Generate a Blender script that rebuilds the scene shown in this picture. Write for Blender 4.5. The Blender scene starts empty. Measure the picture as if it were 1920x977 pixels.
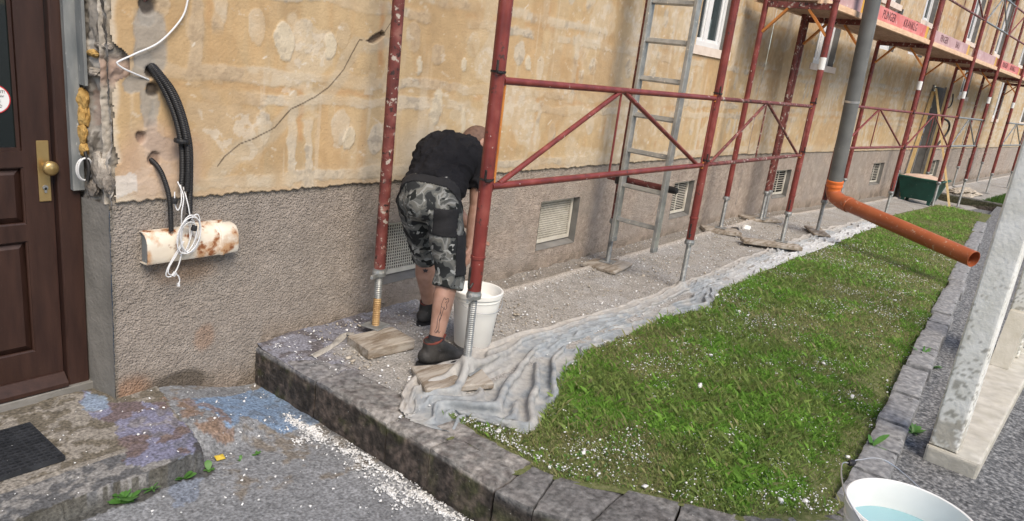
import bpy, bmesh, math, random
import numpy as np
from mathutils import Vector, Matrix, Euler
from mathutils.bvhtree import BVHTree

sc = bpy.context.scene
col = sc.collection
rnd = random.Random(7)
rng = np.random.default_rng(11)
R = math.radians

# ------------------------------------------------------------------ camera
cam_d = bpy.data.cameras.new('camera'); cam = bpy.data.objects.new('camera', cam_d); col.objects.link(cam)
YAW, PITCH, ROLL = .9422, -.2729, .1224
fw = Vector((math.sin(YAW)*math.cos(PITCH), math.cos(YAW)*math.cos(PITCH), math.sin(PITCH)))
rt = Vector((math.cos(YAW), -math.sin(YAW), 0)); upv = rt.cross(fw)
rr = math.cos(ROLL)*rt + math.sin(ROLL)*upv; uu = -math.sin(ROLL)*rt + math.cos(ROLL)*upv
cam.matrix_world = Matrix.Translation((-1.33, -3.068, 1.6051)) @ Matrix((rr, uu, -fw)).transposed().to_4x4()
cam_d.sensor_width = 36; cam_d.lens = 36*1338/1920; cam_d.clip_start = .05; cam_d.clip_end = 500
sc.camera = cam

# ------------------------------------------------------------------ sky, sun, exposure
SUN_EL, SUN_AZ = R(48), R(-115)          # azimuth the light comes from, counted from +X towards +Y
w = bpy.data.worlds.new('World'); sc.world = w; w.use_nodes = True
nt = w.node_tree; bg = nt.nodes['Background']
sky = nt.nodes.new('ShaderNodeTexSky'); sky.sky_type = 'NISHITA'; sky.sun_disc = False
sky.sun_elevation = SUN_EL; sky.sun_rotation = math.pi/2 - SUN_AZ
sky.air_density = 1.0; sky.dust_density = 1.6; sky.ozone_density = 1.0
nt.links.new(sky.outputs[0], bg.inputs[0]); bg.inputs[1].default_value = .105
sd = bpy.data.lights.new('sun', 'SUN'); sd.energy = 1.5; sd.angle = R(32); sd.color = (1, .88, .71)
sun = bpy.data.objects.new('sun', sd); col.objects.link(sun)
sdir = Vector((math.cos(SUN_EL)*math.cos(SUN_AZ), math.cos(SUN_EL)*math.sin(SUN_AZ), math.sin(SUN_EL)))
sun.rotation_euler = sdir.to_track_quat('Z', 'Y').to_euler(); sun.location = sdir*30
vs = sc.view_settings; vs.view_transform = 'Standard'; vs.look = 'None'; vs.gamma = 1; vs.use_curve_mapping = False
vs.exposure = 1.25

# ------------------------------------------------------------------ helpers: noise
def _h(ix, iy, s):
    n = (ix.astype(np.int64)*374761393 + iy.astype(np.int64)*668265263 + s*974634541) & 0x7fffffff
    n = ((n ^ (n >> 13))*1274126177) & 0x7fffffff
    n = n ^ (n >> 16)
    return (n & 0xffff)/65535.0
def vn(x, y, s=0):
    x = np.asarray(x, float); y = np.asarray(y, float)
    ix = np.floor(x); iy = np.floor(y); fx = x-ix; fy = y-iy
    fx = fx*fx*(3-2*fx); fy = fy*fy*(3-2*fy)
    a = _h(ix, iy, s); b = _h(ix+1, iy, s); c = _h(ix, iy+1, s); d = _h(ix+1, iy+1, s)
    return (a+(b-a)*fx)*(1-fy) + (c+(d-c)*fx)*fy
def fbm(x, y, s=0, o=4):
    t = 0; a = .5; n = 0
    for k in range(o):
        t = t + a*vn(x*2**k, y*2**k, s+k*17); n += a; a *= .5
    return t/n
def ss(e0, e1, x):
    t = np.clip((np.asarray(x, float)-e0)/(e1-e0), 0, 1); return t*t*(3-2*t)
def segdist(x, y, poly):
    d = np.full(np.shape(x), 1e9)
    for (ax, ay), (bx, by) in zip(poly[:-1], poly[1:]):
        vx, vy = bx-ax, by-ay; L = vx*vx+vy*vy+1e-12
        t = np.clip(((x-ax)*vx+(y-ay)*vy)/L, 0, 1)
        d = np.minimum(d, np.hypot(x-ax-t*vx, y-ay-t*vy))
    return d
def inpoly(x, y, poly):
    c = np.zeros(np.shape(x), bool); n = len(poly)
    for i in range(n):
        x1, y1 = poly[i]; x2, y2 = poly[(i+1) % n]
        m = ((y1 > y) != (y2 > y)); xs = (x2-x1)*(y-y1)/((y2-y1) if y2 != y1 else 1e-9)+x1
        c ^= m & (x < xs)
    return c
def S(r, g, b):
    f = lambda c: c/12.92 if c <= .04045 else ((c+.055)/1.055)**2.4
    return (f(r/255), f(g/255), f(b/255))

# ------------------------------------------------------------------ helpers: materials
def pmat(name, cols, scale=6, rough=.75, metal=0, bump=.15, bscale=40, splats=(), attr=False, spec=.4, detail=6, stretch=None, dist=0, rvar=.0, bdetail=4):
    m = bpy.data.materials.new(name); m.use_nodes = True; t = m.node_tree; N = t.nodes.new; L = t.links.new
    b = t.nodes['Principled BSDF']; tc = N('ShaderNodeTexCoord'); src = tc.outputs['Object']
    if stretch:
        mp = N('ShaderNodeMapping'); mp.inputs['Scale'].default_value = stretch; L(src, mp.inputs[0]); src = mp.outputs[0]
    n = N('ShaderNodeTexNoise'); n.inputs['Scale'].default_value = scale; n.inputs['Detail'].default_value = detail; n.inputs['Distortion'].default_value = dist
    L(src, n.inputs['Vector'])
    r = N('ShaderNodeValToRGB'); L(n.outputs['Fac'], r.inputs[0]); e = r.color_ramp.elements
    if len(cols) == 1: cols = [(0.3, cols[0]), (0.7, cols[0])]
    elif not isinstance(cols[0][1], (tuple, list)): cols = [(.3+.4*i/(len(cols)-1), c) for i, c in enumerate(cols)]
    while len(e) < len(cols): e.new(.5)
    for k, (p, c) in enumerate(cols): e[k].position = p; e[k].color = (*c, 1)
    out = r.outputs[0]
    if attr:
        a = N('ShaderNodeAttribute'); a.attribute_name = 'Col'
        x = N('ShaderNodeMix'); x.data_type = 'RGBA'; x.blend_type = 'MULTIPLY'; x.inputs[0].default_value = 1
        L(a.outputs['Color'], x.inputs[6]); L(out, x.inputs[7]); out = x.outputs[2]
    for (c, s_, th, soft) in splats:
        n2 = N('ShaderNodeTexNoise'); n2.inputs['Scale'].default_value = s_; n2.inputs['Detail'].default_value = 5; n2.inputs['Roughness'].default_value = .6
        L(src, n2.inputs['Vector'])
        mr = N('ShaderNodeMapRange'); mr.inputs[1].default_value = th; mr.inputs[2].default_value = th+soft; L(n2.outputs['Fac'], mr.inputs[0])
        x = N('ShaderNodeMix'); x.data_type = 'RGBA'; L(mr.outputs[0], x.inputs[0]); L(out, x.inputs[6]); x.inputs[7].default_value = (*c, 1); out = x.outputs[2]
    L(out, b.inputs['Base Color'])
    b.inputs['Roughness'].default_value = rough; b.inputs['Metallic'].default_value = metal
    b.inputs['Specular IOR Level'].default_value = spec
    if rvar:
        mr = N('ShaderNodeMapRange'); mr.inputs[3].default_value = rough-rvar; mr.inputs[4].default_value = min(1, rough+rvar); L(n.outputs['Fac'], mr.inputs[0]); L(mr.outputs[0], b.inputs['Roughness'])
    if bump:
        n3 = N('ShaderNodeTexNoise'); n3.inputs['Scale'].default_value = bscale; n3.inputs['Detail'].default_value = bdetail; L(src, n3.inputs['Vector'])
        bp = N('ShaderNodeBump'); bp.inputs['Strength'].default_value = bump; bp.inputs['Distance'].default_value = .01
        L(n3.outputs['Fac'], bp.inputs['Height']); L(bp.outputs[0], b.inputs['Normal'])
    return m
def glassmat(name, c, rough=.04):
    m = bpy.data.materials.new(name); m.use_nodes = True; b = m.node_tree.nodes['Principled BSDF']
    b.inputs['Base Color'].default_value = (*c, 1); b.inputs['Roughness'].default_value = rough; b.inputs['Specular IOR Level'].default_value = .6
    return m

WH = (.62, .57, .51)
MT = {}
MT['plaster'] = pmat('old_plaster', [(.25, (.86, .86, .86)), (.75, (1.08, 1.08, 1.08))], 14, .9, bump=.3, bscale=70, attr=True, spec=.2)
MT['plinth'] = pmat('roughcast_plinth', [(.25, (.84, .83, .82)), (.75, (1.1, 1.09, 1.08))], 9, .92, bump=1.0, bscale=130, attr=True, spec=.15, splats=[((.10, .09, .08), 45, .70, .05)], bdetail=3)
MT['ground'] = pmat('paving', [(.28, (.48, .48, .48)), (.5, (1., 1., 1.)), (.72, (1.5, 1.5, 1.5))], 85, .88, bump=.6, bscale=110, attr=True, spec=.3,
                    splats=[((.55, .56, .56), 150, .73, .03), ((.06, .06, .06), 110, .70, .05)])
MT['asphalt'] = pmat('street_asphalt', [(.3, (.04, .042, .045)), (.5, (.14, .143, .148)), (.72, (.36, .36, .36))], 55, .85, bump=.9, bscale=60, spec=.3, splats=[((.42, .42, .40), 60, .68, .03)])
MT['kerb'] = pmat('kerb_stone', [(.25, (.35, .35, .35)), (.5, (.95, .95, .95)), (.75, (1.6, 1.6, 1.6))], 34, .85, bump=1, bscale=48, attr=True, spec=.3, splats=[((.6, .6, .58), 90, .70, .04)])
MT['stone'] = pmat('edging_stone', [(.28, (.13, .133, .14)), (.5, (.23, .233, .24)), (.72, (.35, .35, .35))], 30, .8, bump=.6, bscale=45, spec=.3, splats=[((.05, .05, .05), 14, .62, .1), ((.55, .55, .53), 70, .71, .03)])
MT['soil'] = pmat('lawn_soil', [(.25, (.08, .10, .035)), (.5, (.12, .135, .055)), (.75, (.20, .19, .11))], 30, .95, bump=.8, bscale=50, spec=.1, splats=[((.32, .32, .30), 90, .68, .03)])
MT['red'] = pmat('oxide_red_paint', [(.25, (.10, .018, .016)), (.55, (.19, .034, .028)), (.8, (.27, .075, .06))], 10, .42, bump=.08, bscale=60, splats=[((.06, .03, .025), 22, .63, .05), (WH, 42, .675, .02)], spec=.5)
MT['red_dirty'] = pmat('worn_red_paint', [(.25, (.07, .018, .016)), (.55, (.17, .045, .038)), (.8, (.30, .15, .12))], 12, .55, bump=.2, bscale=60, splats=[((.42, .36, .31), 26, .58, .05), ((.035, .02, .018), 30, .60, .04)])
MT['orange'] = pmat('orange_paint', [(.3, (.42, .14, .03)), (.7, (.58, .24, .06))], 9, .5, bump=.08, splats=[(WH, 40, .68, .03)])
MT['zinc'] = pmat('zinc_steel', [(.3, (.20, .21, .21)), (.7, (.36, .37, .37))], 25, .5, metal=.5, bump=.1, splats=[((.5, .47, .42), 30, .62, .04)])
MT['zinc_rust'] = pmat('rusty_spindle', [(.3, (.30, .17, .07)), (.7, (.48, .33, .16))], 25, .6, metal=.2, bump=.1)
MT['iron'] = pmat('dark_iron', [(.3, (.02, .02, .02)), (.7, (.07, .06, .055))], 25, .5, metal=.5, bump=.1)
MT['alu'] = pmat('aluminium', [(.3, (.26, .27, .27)), (.7, (.46, .46, .44))], 14, .4, metal=.5, bump=.06, splats=[((.65, .62, .55), 30, .64, .03)])
MT['wood'] = pmat('weathered_board', [(.25, (.13, .10, .075)), (.5, (.19, .15, .11)), (.75, (.26, .215, .165))], 14, .9, bump=.15, bscale=25, stretch=(1, 5, 5), splats=[((.37, .335, .29), 5, .40, .2), ((.55, .53, .50), 45, .64, .05)])
MT['wood_new'] = pmat('fresh_timber', [(.3, (.52, .36, .15)), (.7, (.68, .52, .27))], 6, .7, bump=.15, bscale=30, stretch=(8, 8, 1))
MT['deck'] = pmat('deck_plywood', [(.3, (.25, .15, .10)), (.7, (.42, .28, .20))], 5, .7, bump=.2, stretch=(1, 6, 6))
MT['deck_edge'] = pmat('deck_edge_wood', [(.3, (.62, .40, .25)), (.7, (.78, .56, .38))], 6, .65, bump=.1, stretch=(1, 6, 6))
MT['toe'] = pmat('toe_board_red', [(.3, (.55, .13, .12)), (.7, (.70, .27, .25))], 5, .6, bump=.1, splats=[((.62, .45, .43), 14, .6, .1)])
MT['toe_pale'] = pmat('toe_board_faded', [(.3, (.42, .26, .27)), (.7, (.55, .38, .38))], 5, .7, bump=.1, splats=[((.6, .52, .5), 16, .58, .1)])
MT['toe_end'] = pmat('toe_board_end', [(.62, .36, .07)], 5, .5, bump=0)
MT['ink'] = pmat('stencil_ink', [(.10, .03, .035)], 5, .8, bump=0)
MT['grey_pipe'] = pmat('grey_plastic_pipe', [(.3, (.11, .115, .115)), (.7, (.165, .17, .165))], 4, .45, bump=.03, splats=[((.26, .25, .23), 18, .66, .08)])
MT['orange_pipe'] = pmat('orange_plastic_pipe', [(.3, (.30, .080, .032)), (.7, (.39, .115, .048))], 4, .38, bump=.03, splats=[((.46, .32, .24), 24, .60, .10), ((.55, .50, .44), 60, .70, .03)], rvar=.12)
MT['orange_bright'] = pmat('orange_socket', [(.3, (.60, .14, .03)), (.7, (.70, .19, .05))], 4, .38, bump=.02)
MT['bucket'] = pmat('white_bucket', [(.3, (.74, .74, .72)), (.7, (.82, .82, .80))], 6, .35, bump=.02, splats=[((.5, .47, .42), 25, .7, .05)])
MT['wire'] = pmat('wire_steel', [(.6, .6, .6)], 9, .3, metal=.8, bump=0)
MT['black'] = pmat('black_plastic', [(.3, (.010, .010, .011)), (.7, (.022, .022, .024))], 12, .5, bump=.05, splats=[((.3, .28, .25), 40, .72, .03)])
MT['rubber'] = pmat('rubber_mat', [(.3, (.012, .014, .018)), (.7, (.035, .038, .045))], 25, .7, bump=.2, splats=[((.4, .4, .4), 60, .7, .03)])
MT['cable'] = pmat('white_cable', [(.66, .67, .69)], 9, .4, bump=.02)
MT['doorwood'] = pmat('brown_door', [(.3, (.027, .0125, .0095)), (.7, (.046, .022, .016))], 5, .42, bump=.06, bscale=30, stretch=(6, 6, 1), splats=[((.4, .36, .33), 120, .735, .02)])
MT['brass'] = pmat('brass', [(.3, (.42, .29, .12)), (.7, (.55, .40, .19))], 9, .32, metal=.75, bump=.03)
MT['door_glass'] = glassmat('door_glass', (.012, .016, .016), .03)
MT['pane'] = glassmat('window_glass', (.03, .045, .05), .02)
MT['pvc'] = pmat('white_window_frame', [(.3, (.66, .66, .66)), (.7, (.78, .78, .77))], 6, .4, bump=.03, splats=[((.5, .42, .33), 30, .68, .06)])
MT['sill'] = pmat('sill_primer', [(.3, (.62, .52, .44)), (.7, (.74, .65, .57))], 8, .8, bump=.2, splats=[((.3, .2, .13), 20, .68, .05)])
MT['grey_render'] = pmat('grey_render', [(.3, (.15, .145, .135)), (.7, (.235, .225, .21))], 7, .9, bump=.35, bscale=60, spec=.2)
MT['strip'] = pmat('grey_strip', [(.3, (.13, .145, .155)), (.7, (.24, .25, .25))], 6, .6, bump=.15, stretch=(4, 4, 1), splats=[((.5, .5, .48), 25, .66, .05)])
MT['foam'] = pmat('yellow_foam', [(.3, (.30, .17, .045)), (.7, (.50, .33, .12))], 30, .9, bump=.7, bscale=50)
MT['rubble_in'] = pmat('broken_masonry', [(.3, (.10, .085, .07)), (.5, (.27, .24, .21)), (.7, (.42, .38, .33))], 14, .95, bump=1, bscale=40)
MT['dark_hole'] = pmat('bare_masonry', [(.3, (.045, .035, .03)), (.7, (.17, .14, .12))], 14, .95, bump=1, bscale=30)
MT['grille'] = pmat('cream_grille', [(.3, (.50, .47, .40)), (.7, (.66, .63, .56))], 12, .55, bump=.05)
MT['vent_dark'] = pmat('vent_interior', [(.012, .011, .010)], 12, .95, bump=0)
MT['enamel'] = pmat('rusty_enamel', [(.3, (.62, .55, .45)), (.7, (.74, .69, .60))], 7, .45, bump=.12, splats=[((.48, .29, .16), 9, .50, .14), ((.24, .09, .035), 17, .56, .07)])
MT['concrete_white'] = pmat('whitewashed_concrete', [(.25, (.80, .79, .73)), (.75, (1.06, 1.06, 1.05))], 10, .75, bump=.3, bscale=50, attr=True, spec=.3)
MT['tarp'] = pmat('dusty_fleece', [(.25, (.78, .79, .81)), (.75, (1.15, 1.14, 1.12))], 26, .95, bump=.35, bscale=120, attr=True, spec=.1)
MT['tub'] = pmat('green_tub', [(.3, (.008, .05, .038)), (.7, (.014, .085, .062))], 6, .4, bump=.05, splats=[((.4, .38, .33), 26, .69, .04)])
MT['mortar'] = pmat('pink_mortar', [(.3, (.52, .38, .31)), (.7, (.66, .51, .42))], 12, .9, bump=.4)
MT['water'] = glassmat('milky_water', (.27, .47, .51), .05)
MT['skin'] = pmat('skin', [(.3, (.30, .165, .120)), (.5, (.37, .215, .16)), (.7, (.42, .25, .195))], 22, .5, bump=.06, bscale=150, spec=.4)
MT['hair'] = pmat('cropped_hair', [(.3, (.10, .058, .042)), (.7, (.17, .10, .072))], 60, .7, bump=.3, bscale=300)
MT['shirt'] = pmat('black_tshirt', [(.3, (.008, .008, .010)), (.7, (.017, .017, .020))], 7, .9, bump=.1, bscale=220, spec=.15)
MT['sock'] = pmat('dark_sock', [(.03, .028, .034)], 7, .95, bump=.2, bscale=200)
MT['boot'] = pmat('work_boot', [(.3, (.012, .012, .012)), (.7, (.045, .042, .04))], 14, .65, bump=.3, bscale=60, splats=[((.3, .28, .26), 40, .70, .05)])
MT['boot_red'] = pmat('boot_lining', [(.15, .035, .025)], 7, .8, bump=.1)
MT['ink_tattoo'] = pmat('tattoo_ink', [(.045, .04, .045)], 7, .6, bump=0)
MT['camo'] = pmat('camouflage_cloth', [(.38, (.026, .028, .030)), (.44, (.095, .10, .098)), (.50, (.15, .15, .138)), (.56, (.23, .235, .23)), (.60, (.11, .115, .112)), (.66, (.06, .063, .061))], 12, .9, bump=.25, bscale=160, detail=2.2, dist=.6,
                  splats=[((.33, .34, .33), 22, .64, .015), ((.018, .020, .020), 17, .61, .015)], spec=.15)
for n_ in MT['camo'].node_tree.nodes:
    if n_.type == 'VALTORGB': n_.color_ramp.interpolation = 'CONSTANT'
    if n_.type == 'TEX_NOISE' and n_.inputs['Scale'].default_value in (22, 17): n_.inputs['Detail'].default_value = 1.5
MT['cordura'] = pmat('black_pocket', [(.3, (.010, .010, .012)), (.7, (.022, .022, .025))], 9, .9, bump=.2, bscale=200)
MT['underwear'] = pmat('grey_cotton', [(.26, .27, .31)], 7, .9, bump=.1)
MT['grass'] = pmat('grass_blades', [(.25, (.8, .8, .8)), (.75, (1.15, 1.15, 1.15))], 5, .6, bump=0, attr=True, spec=.25)
t_ = MT['grass'].node_tree; pb_ = t_.nodes['Principled BSDF']; tr_ = t_.nodes.new('ShaderNodeBsdfTranslucent'); mx_ = t_.nodes.new('ShaderNodeMixShader'); mx_.inputs[0].default_value = .45
t_.links.new(pb_.inputs['Base Color'].links[0].from_socket, tr_.inputs['Color']); t_.links.new(pb_.outputs[0], mx_.inputs[1]); t_.links.new(tr_.outputs[0], mx_.inputs[2]); t_.links.new(mx_.outputs[0], t_.nodes['Material Output'].inputs['Surface'])
MT['leaf'] = pmat('weed_leaf', [(.3, (.045, .13, .022)), (.7, (.09, .22, .045))], 18, .5, bump=.1)
MT['foliage'] = pmat('tree_leaf', [(.3, (.02, .05, .012)), (.7, (.07, .13, .03))], 3, .6, bump=0)
MT['bark'] = pmat('bark', [(.3, (.05, .04, .03)), (.7, (.12, .10, .08))], 12, .9, bump=.6)
MT['crumb'] = pmat('white_crumbs', [(.3, (.66, .67, .68)), (.7, (.82, .82, .82))], 40, .8, bump=.1)
MT['rubble'] = pmat('plaster_rubble', [(.3, (.30, .26, .21)), (.7, (.52, .47, .40))], 25, .95, bump=.2)
MT['yellow'] = pmat('yellow_scrap', [(.55, .40, .05)], 9, .5, bump=0)
MT['sign_white'] = pmat('sign_white', [(.72, .73, .74)], 9, .35, bump=0)
MT['sign_red'] = pmat('sign_red', [(.50, .03, .035)], 9, .35, bump=0)
MT['sign_black'] = pmat('sign_black', [(.012, .012, .012)], 9, .4, bump=0)
MT['roof'] = pmat('roof_tiles', [(.3, (.12, .05, .035)), (.7, (.2, .09, .06))], 8, .8, bump=.4)
MT['branding'] = pmat('pole_sticker', [(.7, .7, .68)], 9, .4, bump=0)

# roughcast: a cell pattern of small pebbles under the fine grain
t_ = MT['plinth'].node_tree; vo = t_.nodes.new('ShaderNodeTexVoronoi'); vo.inputs['Scale'].default_value = 95; vo.inputs['Randomness'].default_value = 1
tcv = [n_ for n_ in t_.nodes if n_.type == 'TEX_COORD'][0]; t_.links.new(tcv.outputs['Object'], vo.inputs['Vector'])
bpo = [n_ for n_ in t_.nodes if n_.type == 'BUMP'][0]; bp2 = t_.nodes.new('ShaderNodeBump'); bp2.inputs['Strength'].default_value = .9; bp2.inputs['Distance'].default_value = .006; bp2.invert = True
t_.links.new(vo.outputs['Distance'], bp2.inputs['Height']); t_.links.new(bpo.outputs[0], bp2.inputs['Normal']); t_.links.new(bp2.outputs[0], t_.nodes['Principled BSDF'].inputs['Normal'])

# ------------------------------------------------------------------ helpers: meshes and objects
ORG = {}
def tag(o, label=None, cat=None, group=None, kind=None):
    if label: o['label'] = label
    if cat: o['category'] = cat
    if group: o['group'] = group
    if kind: o['kind'] = kind
    return o
def empty(name, loc, label=None, cat=None, group=None, kind=None):
    o = bpy.data.objects.new(name, None); col.objects.link(o); o.location = loc; o.empty_display_size = .1
    ORG[o.name] = Vector(loc); return tag(o, label, cat, group, kind)
def make_obj(name, V, F, mat, parent=None, base=None, smooth=False, colors=None):
    V = np.asarray(V, float).reshape(-1, 3)
    if parent is not None: org = ORG[parent.name]
    elif base is not None: org = Vector(base)
    else: org = Vector((0, 0, 0))
    V = V-np.array(org)
    me = bpy.data.meshes.new(name)
    if isinstance(F, np.ndarray):
        k = F.shape[1]; me.vertices.add(len(V)); me.vertices.foreach_set('co', V.astype(np.float32).ravel())
        me.loops.add(F.size); me.loops.foreach_set('vertex_index', F.astype(np.int32).ravel())
        me.polygons.add(len(F)); me.polygons.foreach_set('loop_start', np.arange(0, F.size, k, dtype=np.int32))
        me.update(calc_edges=True)
    else:
        me.from_pydata([tuple(v) for v in V], [], F)
    me.validate()
    if smooth: me.polygons.foreach_set('use_smooth', np.ones(len(me.polygons), bool))
    if colors is not None:
        a = me.color_attributes.new('Col', 'FLOAT_COLOR', 'POINT')
        c = np.ones((len(V), 4), np.float32); c[:, :3] = colors; a.data.foreach_set('color', c.ravel())
    me.materials.append(MT[mat] if isinstance(mat, str) else mat)
    o = bpy.data.objects.new(name, me); col.objects.link(o)
    if parent is not None: o.parent = parent
    else: o.location = org
    ORG[o.name] = org
    return o
class MB:
    def __init__(s): s.v = []; s.f = []
    def add(s, V, F):
        k = len(s.v); s.v += [tuple(x) for x in V]; s.f += [tuple(i+k for i in q) for q in F]; return s
    def box(s, c, d, rot=None, bev=0.0):
        c = Vector(c); hx, hy, hz = d[0]/2, d[1]/2, d[2]/2
        Rm = rot.to_matrix() if isinstance(rot, Euler) else (rot if rot is not None else Matrix.Identity(3))
        b = min(bev, hx*.9, hy*.9, hz*.9)
        if b <= 0:
            P = [(x, y, z) for x in (-hx, hx) for y in (-hy, hy) for z in (-hz, hz)]
            F = [(0, 1, 3, 2), (4, 6, 7, 5), (0, 4, 5, 1), (2, 3, 7, 6), (0, 2, 6, 4), (1, 5, 7, 3)]
        else:
            P = []; F = []
            idx = {}
            for sx in (-1, 1):
                for sy in (-1, 1):
                    for sz in (-1, 1):
                        for ax in range(3):
                            q = [sx*(hx-b), sy*(hy-b), sz*(hz-b)]; q[ax] = (sx, sy, sz)[ax]*(hx, hy, hz)[ax]
                            idx[(sx, sy, sz, ax)] = len(P); P.append(q)
            def quad(a): F.append(tuple(idx[k] for k in a))
            for sg in (-1, 1):
                o = [(-1, -1), (1, -1), (1, 1), (-1, 1)]
                if sg < 0: o = o[::-1]
                quad([(sg, a, b_, 0) for a, b_ in o]); quad([(b_, sg, a, 1) for a, b_ in o]); quad([(a, b_, sg, 2) for a, b_ in o])
            for s1 in (-1, 1):
                for s2 in (-1, 1):
                    quad([(s1, s2, -1, 0), (s1, s2, -1, 1), (s1, s2, 1, 1), (s1, s2, 1, 0)])
                    quad([(s1, -1, s2, 0), (s1, 1, s2, 0), (s1, 1, s2, 2), (s1, -1, s2, 2)])
                    quad([(-1, s1, s2, 1), (1, s1, s2, 1), (1, s1, s2, 2), (-1, s1, s2, 2)])
            for sx in (-1, 1):
                for sy in (-1, 1):
                    for sz in (-1, 1): quad([(sx, sy, sz, 0), (sx, sy, sz, 1), (sx, sy, sz, 2)])
        return s.add([c+Rm @ Vector(p) for p in P], F)
    def beam(s, p0, p1, a, b, side=(0, 0, 1), bev=0):
        p0 = Vector(p0); p1 = Vector(p1); d = p1-p0; L = d.length; x = d/L; y = Vector(side).cross(x)
        y = y.normalized() if y.length > 1e-6 else x.orthogonal().normalized(); z = x.cross(y)
        return s.box((p0+p1)/2, (L, a, b), Matrix((x, y, z)).transposed(), bev)
    def tube(s, pts, r, seg=12, cap=True):
        pts = [Vector(p) for p in pts]; n = len(pts); rs = r if isinstance(r, (list, tuple)) else [r]*n
        V = []; F = []; ref = None
        for i, p in enumerate(pts):
            t = (pts[min(i+1, n-1)]-pts[max(i-1, 0)])
            if t.length < 1e-9: t = (pts[i]-pts[i-1]) if i else (pts[1]-pts[0])
            if t.length < 1e-9: t = Vector((0, 0, 1))
            t.normalize()
            if ref is None: ref = t.orthogonal().normalized()
            ref = (ref-t*ref.dot(t)); ref = ref.normalized() if ref.length > 1e-6 else t.orthogonal().normalized()
            bn = t.cross(ref)
            for k in range(seg):
                a = 2*math.pi*k/seg; V.append(p+(ref*math.cos(a)+bn*math.sin(a))*rs[i])
        for i in range(n-1):
            for k in range(seg):
                a = i*seg+k; b = i*seg+(k+1) % seg; F.append((a, b, b+seg, a+seg))
        if cap: F.append(tuple(range(seg))[::-1]); F.append(tuple(range((n-1)*seg, n*seg)))
        return s.add(V, F)
    def cyl(s, p0, p1, r, seg=14, r1=None): return s.tube([p0, p1], [r, r if r1 is None else r1], seg)
    def lathe(s, c, prof, seg=28, axis=None, close=False):
        c = Vector(c); Rm = Vector((0, 0, 1)).rotation_difference(Vector(axis)).to_matrix() if axis is not None else Matrix.Identity(3)
        V = []; F = []; n = len(prof)
        for r, z in prof:
            for k in range(seg):
                a = 2*math.pi*k/seg; V.append(c+Rm @ Vector((r*math.cos(a), r*math.sin(a), z)))
        for i in range(n-1 if not close else n):
            for k in range(seg):
                j = (i+1) % n; a = i*seg+k; b = i*seg+(k+1) % seg; F.append((a, b, j*seg+(k+1) % seg, j*seg+k))
        if not close:
            if prof[0][0] > 1e-6 and not (prof[1][0] < 1e-6 and abs(prof[0][1]-prof[1][1]) < 1e-6): F.append(tuple(range(seg))[::-1])
            if prof[-1][0] > 1e-6 and not (prof[-2][0] < 1e-6 and abs(prof[-1][1]-prof[-2][1]) < 1e-6): F.append(tuple(range((n-1)*seg, n*seg)))
        return s.add(V, F)
    def prism(s, poly, h, frame):
        """poly in the frame's x,y; extruded by h along its z"""
        n = len(poly); O, X, Y, Z = [Vector(q) for q in frame]
        V = [O+X*a+Y*b for a, b in poly]+[O+X*a+Y*b+Z*h for a, b in poly]
        F = [tuple(range(n))[::-1], tuple(range(n, 2*n))]+[(i, (i+1) % n, n+(i+1) % n, n+i) for i in range(n)]
        return s.add(V, F)
    def build(s, name, mat, parent=None, base=None, smooth=False):
        o = make_obj(name, s.v, s.f, mat, parent, base, smooth)
        if smooth:
            me = o.data
            for e in me.edges: pass
            try: me.set_sharp_from_angle(angle=R(40))
            except Exception: pass
        return o
def gridmesh(nx, nz):
    i, j = np.meshgrid(np.arange(nx-1), np.arange(nz-1), indexing='ij'); a = (i*nz+j).ravel()
    return np.stack([a, a+nz, a+nz+1, a+1], 1)
def spline(pts, n=8):
    pts = [Vector(p) for p in pts]; out = []
    P = [pts[0]*2-pts[1]]+pts+[pts[-1]*2-pts[-2]]
    for i in range(1, len(P)-2):
        for k in range(n):
            t = k/n; a, b, c, d = P[i-1], P[i], P[i+1], P[i+2]
            out.append(.5*((2*b)+(c-a)*t+(2*a-5*b+4*c-d)*t*t+(3*b-a-3*c+d)*t**3))
    out.append(pts[-1]); return out
def text_obj(name, body, size, mat, parent, frame, align='CENTER', depth=.0012):
    """flat lettering: frame = (origin, x dir, y dir) in world space"""
    cu = bpy.data.curves.new(name, 'FONT'); cu.body = body; cu.size = size; cu.align_x = align; cu.align_y = 'CENTER'; cu.extrude = depth/2; cu.resolution_u = 2
    tmp = bpy.data.objects.new('tmp_text', cu); col.objects.link(tmp)
    dg = bpy.context.evaluated_depsgraph_get(); me = bpy.data.meshes.new_from_object(tmp.evaluated_get(dg))
    bpy.data.objects.remove(tmp)
    O, X, Y = [Vector(q) for q in frame]; Z = X.cross(Y)
    M = Matrix((X, Y, Z)).transposed().to_4x4(); M.translation = O-ORG[parent.name]
    me.transform(M); me.materials.clear(); me.materials.append(MT[mat])
    o = bpy.data.objects.new(name, me); col.objects.link(o); o.parent = parent; ORG[o.name] = ORG[parent.name]; return o

# far wing: turned a few degrees towards the street
TH = -.095
O2 = Vector((7.5, 0, 0)); E2 = Vector((math.cos(TH), math.sin(TH), 0)); N2 = Vector((math.sin(TH), -math.cos(TH), 0))
def w2(s, d, z): return O2+E2*s+N2*d+Vector((0, 0, z))
def w1(x, d, z): return Vector((x, -d, z))

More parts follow.
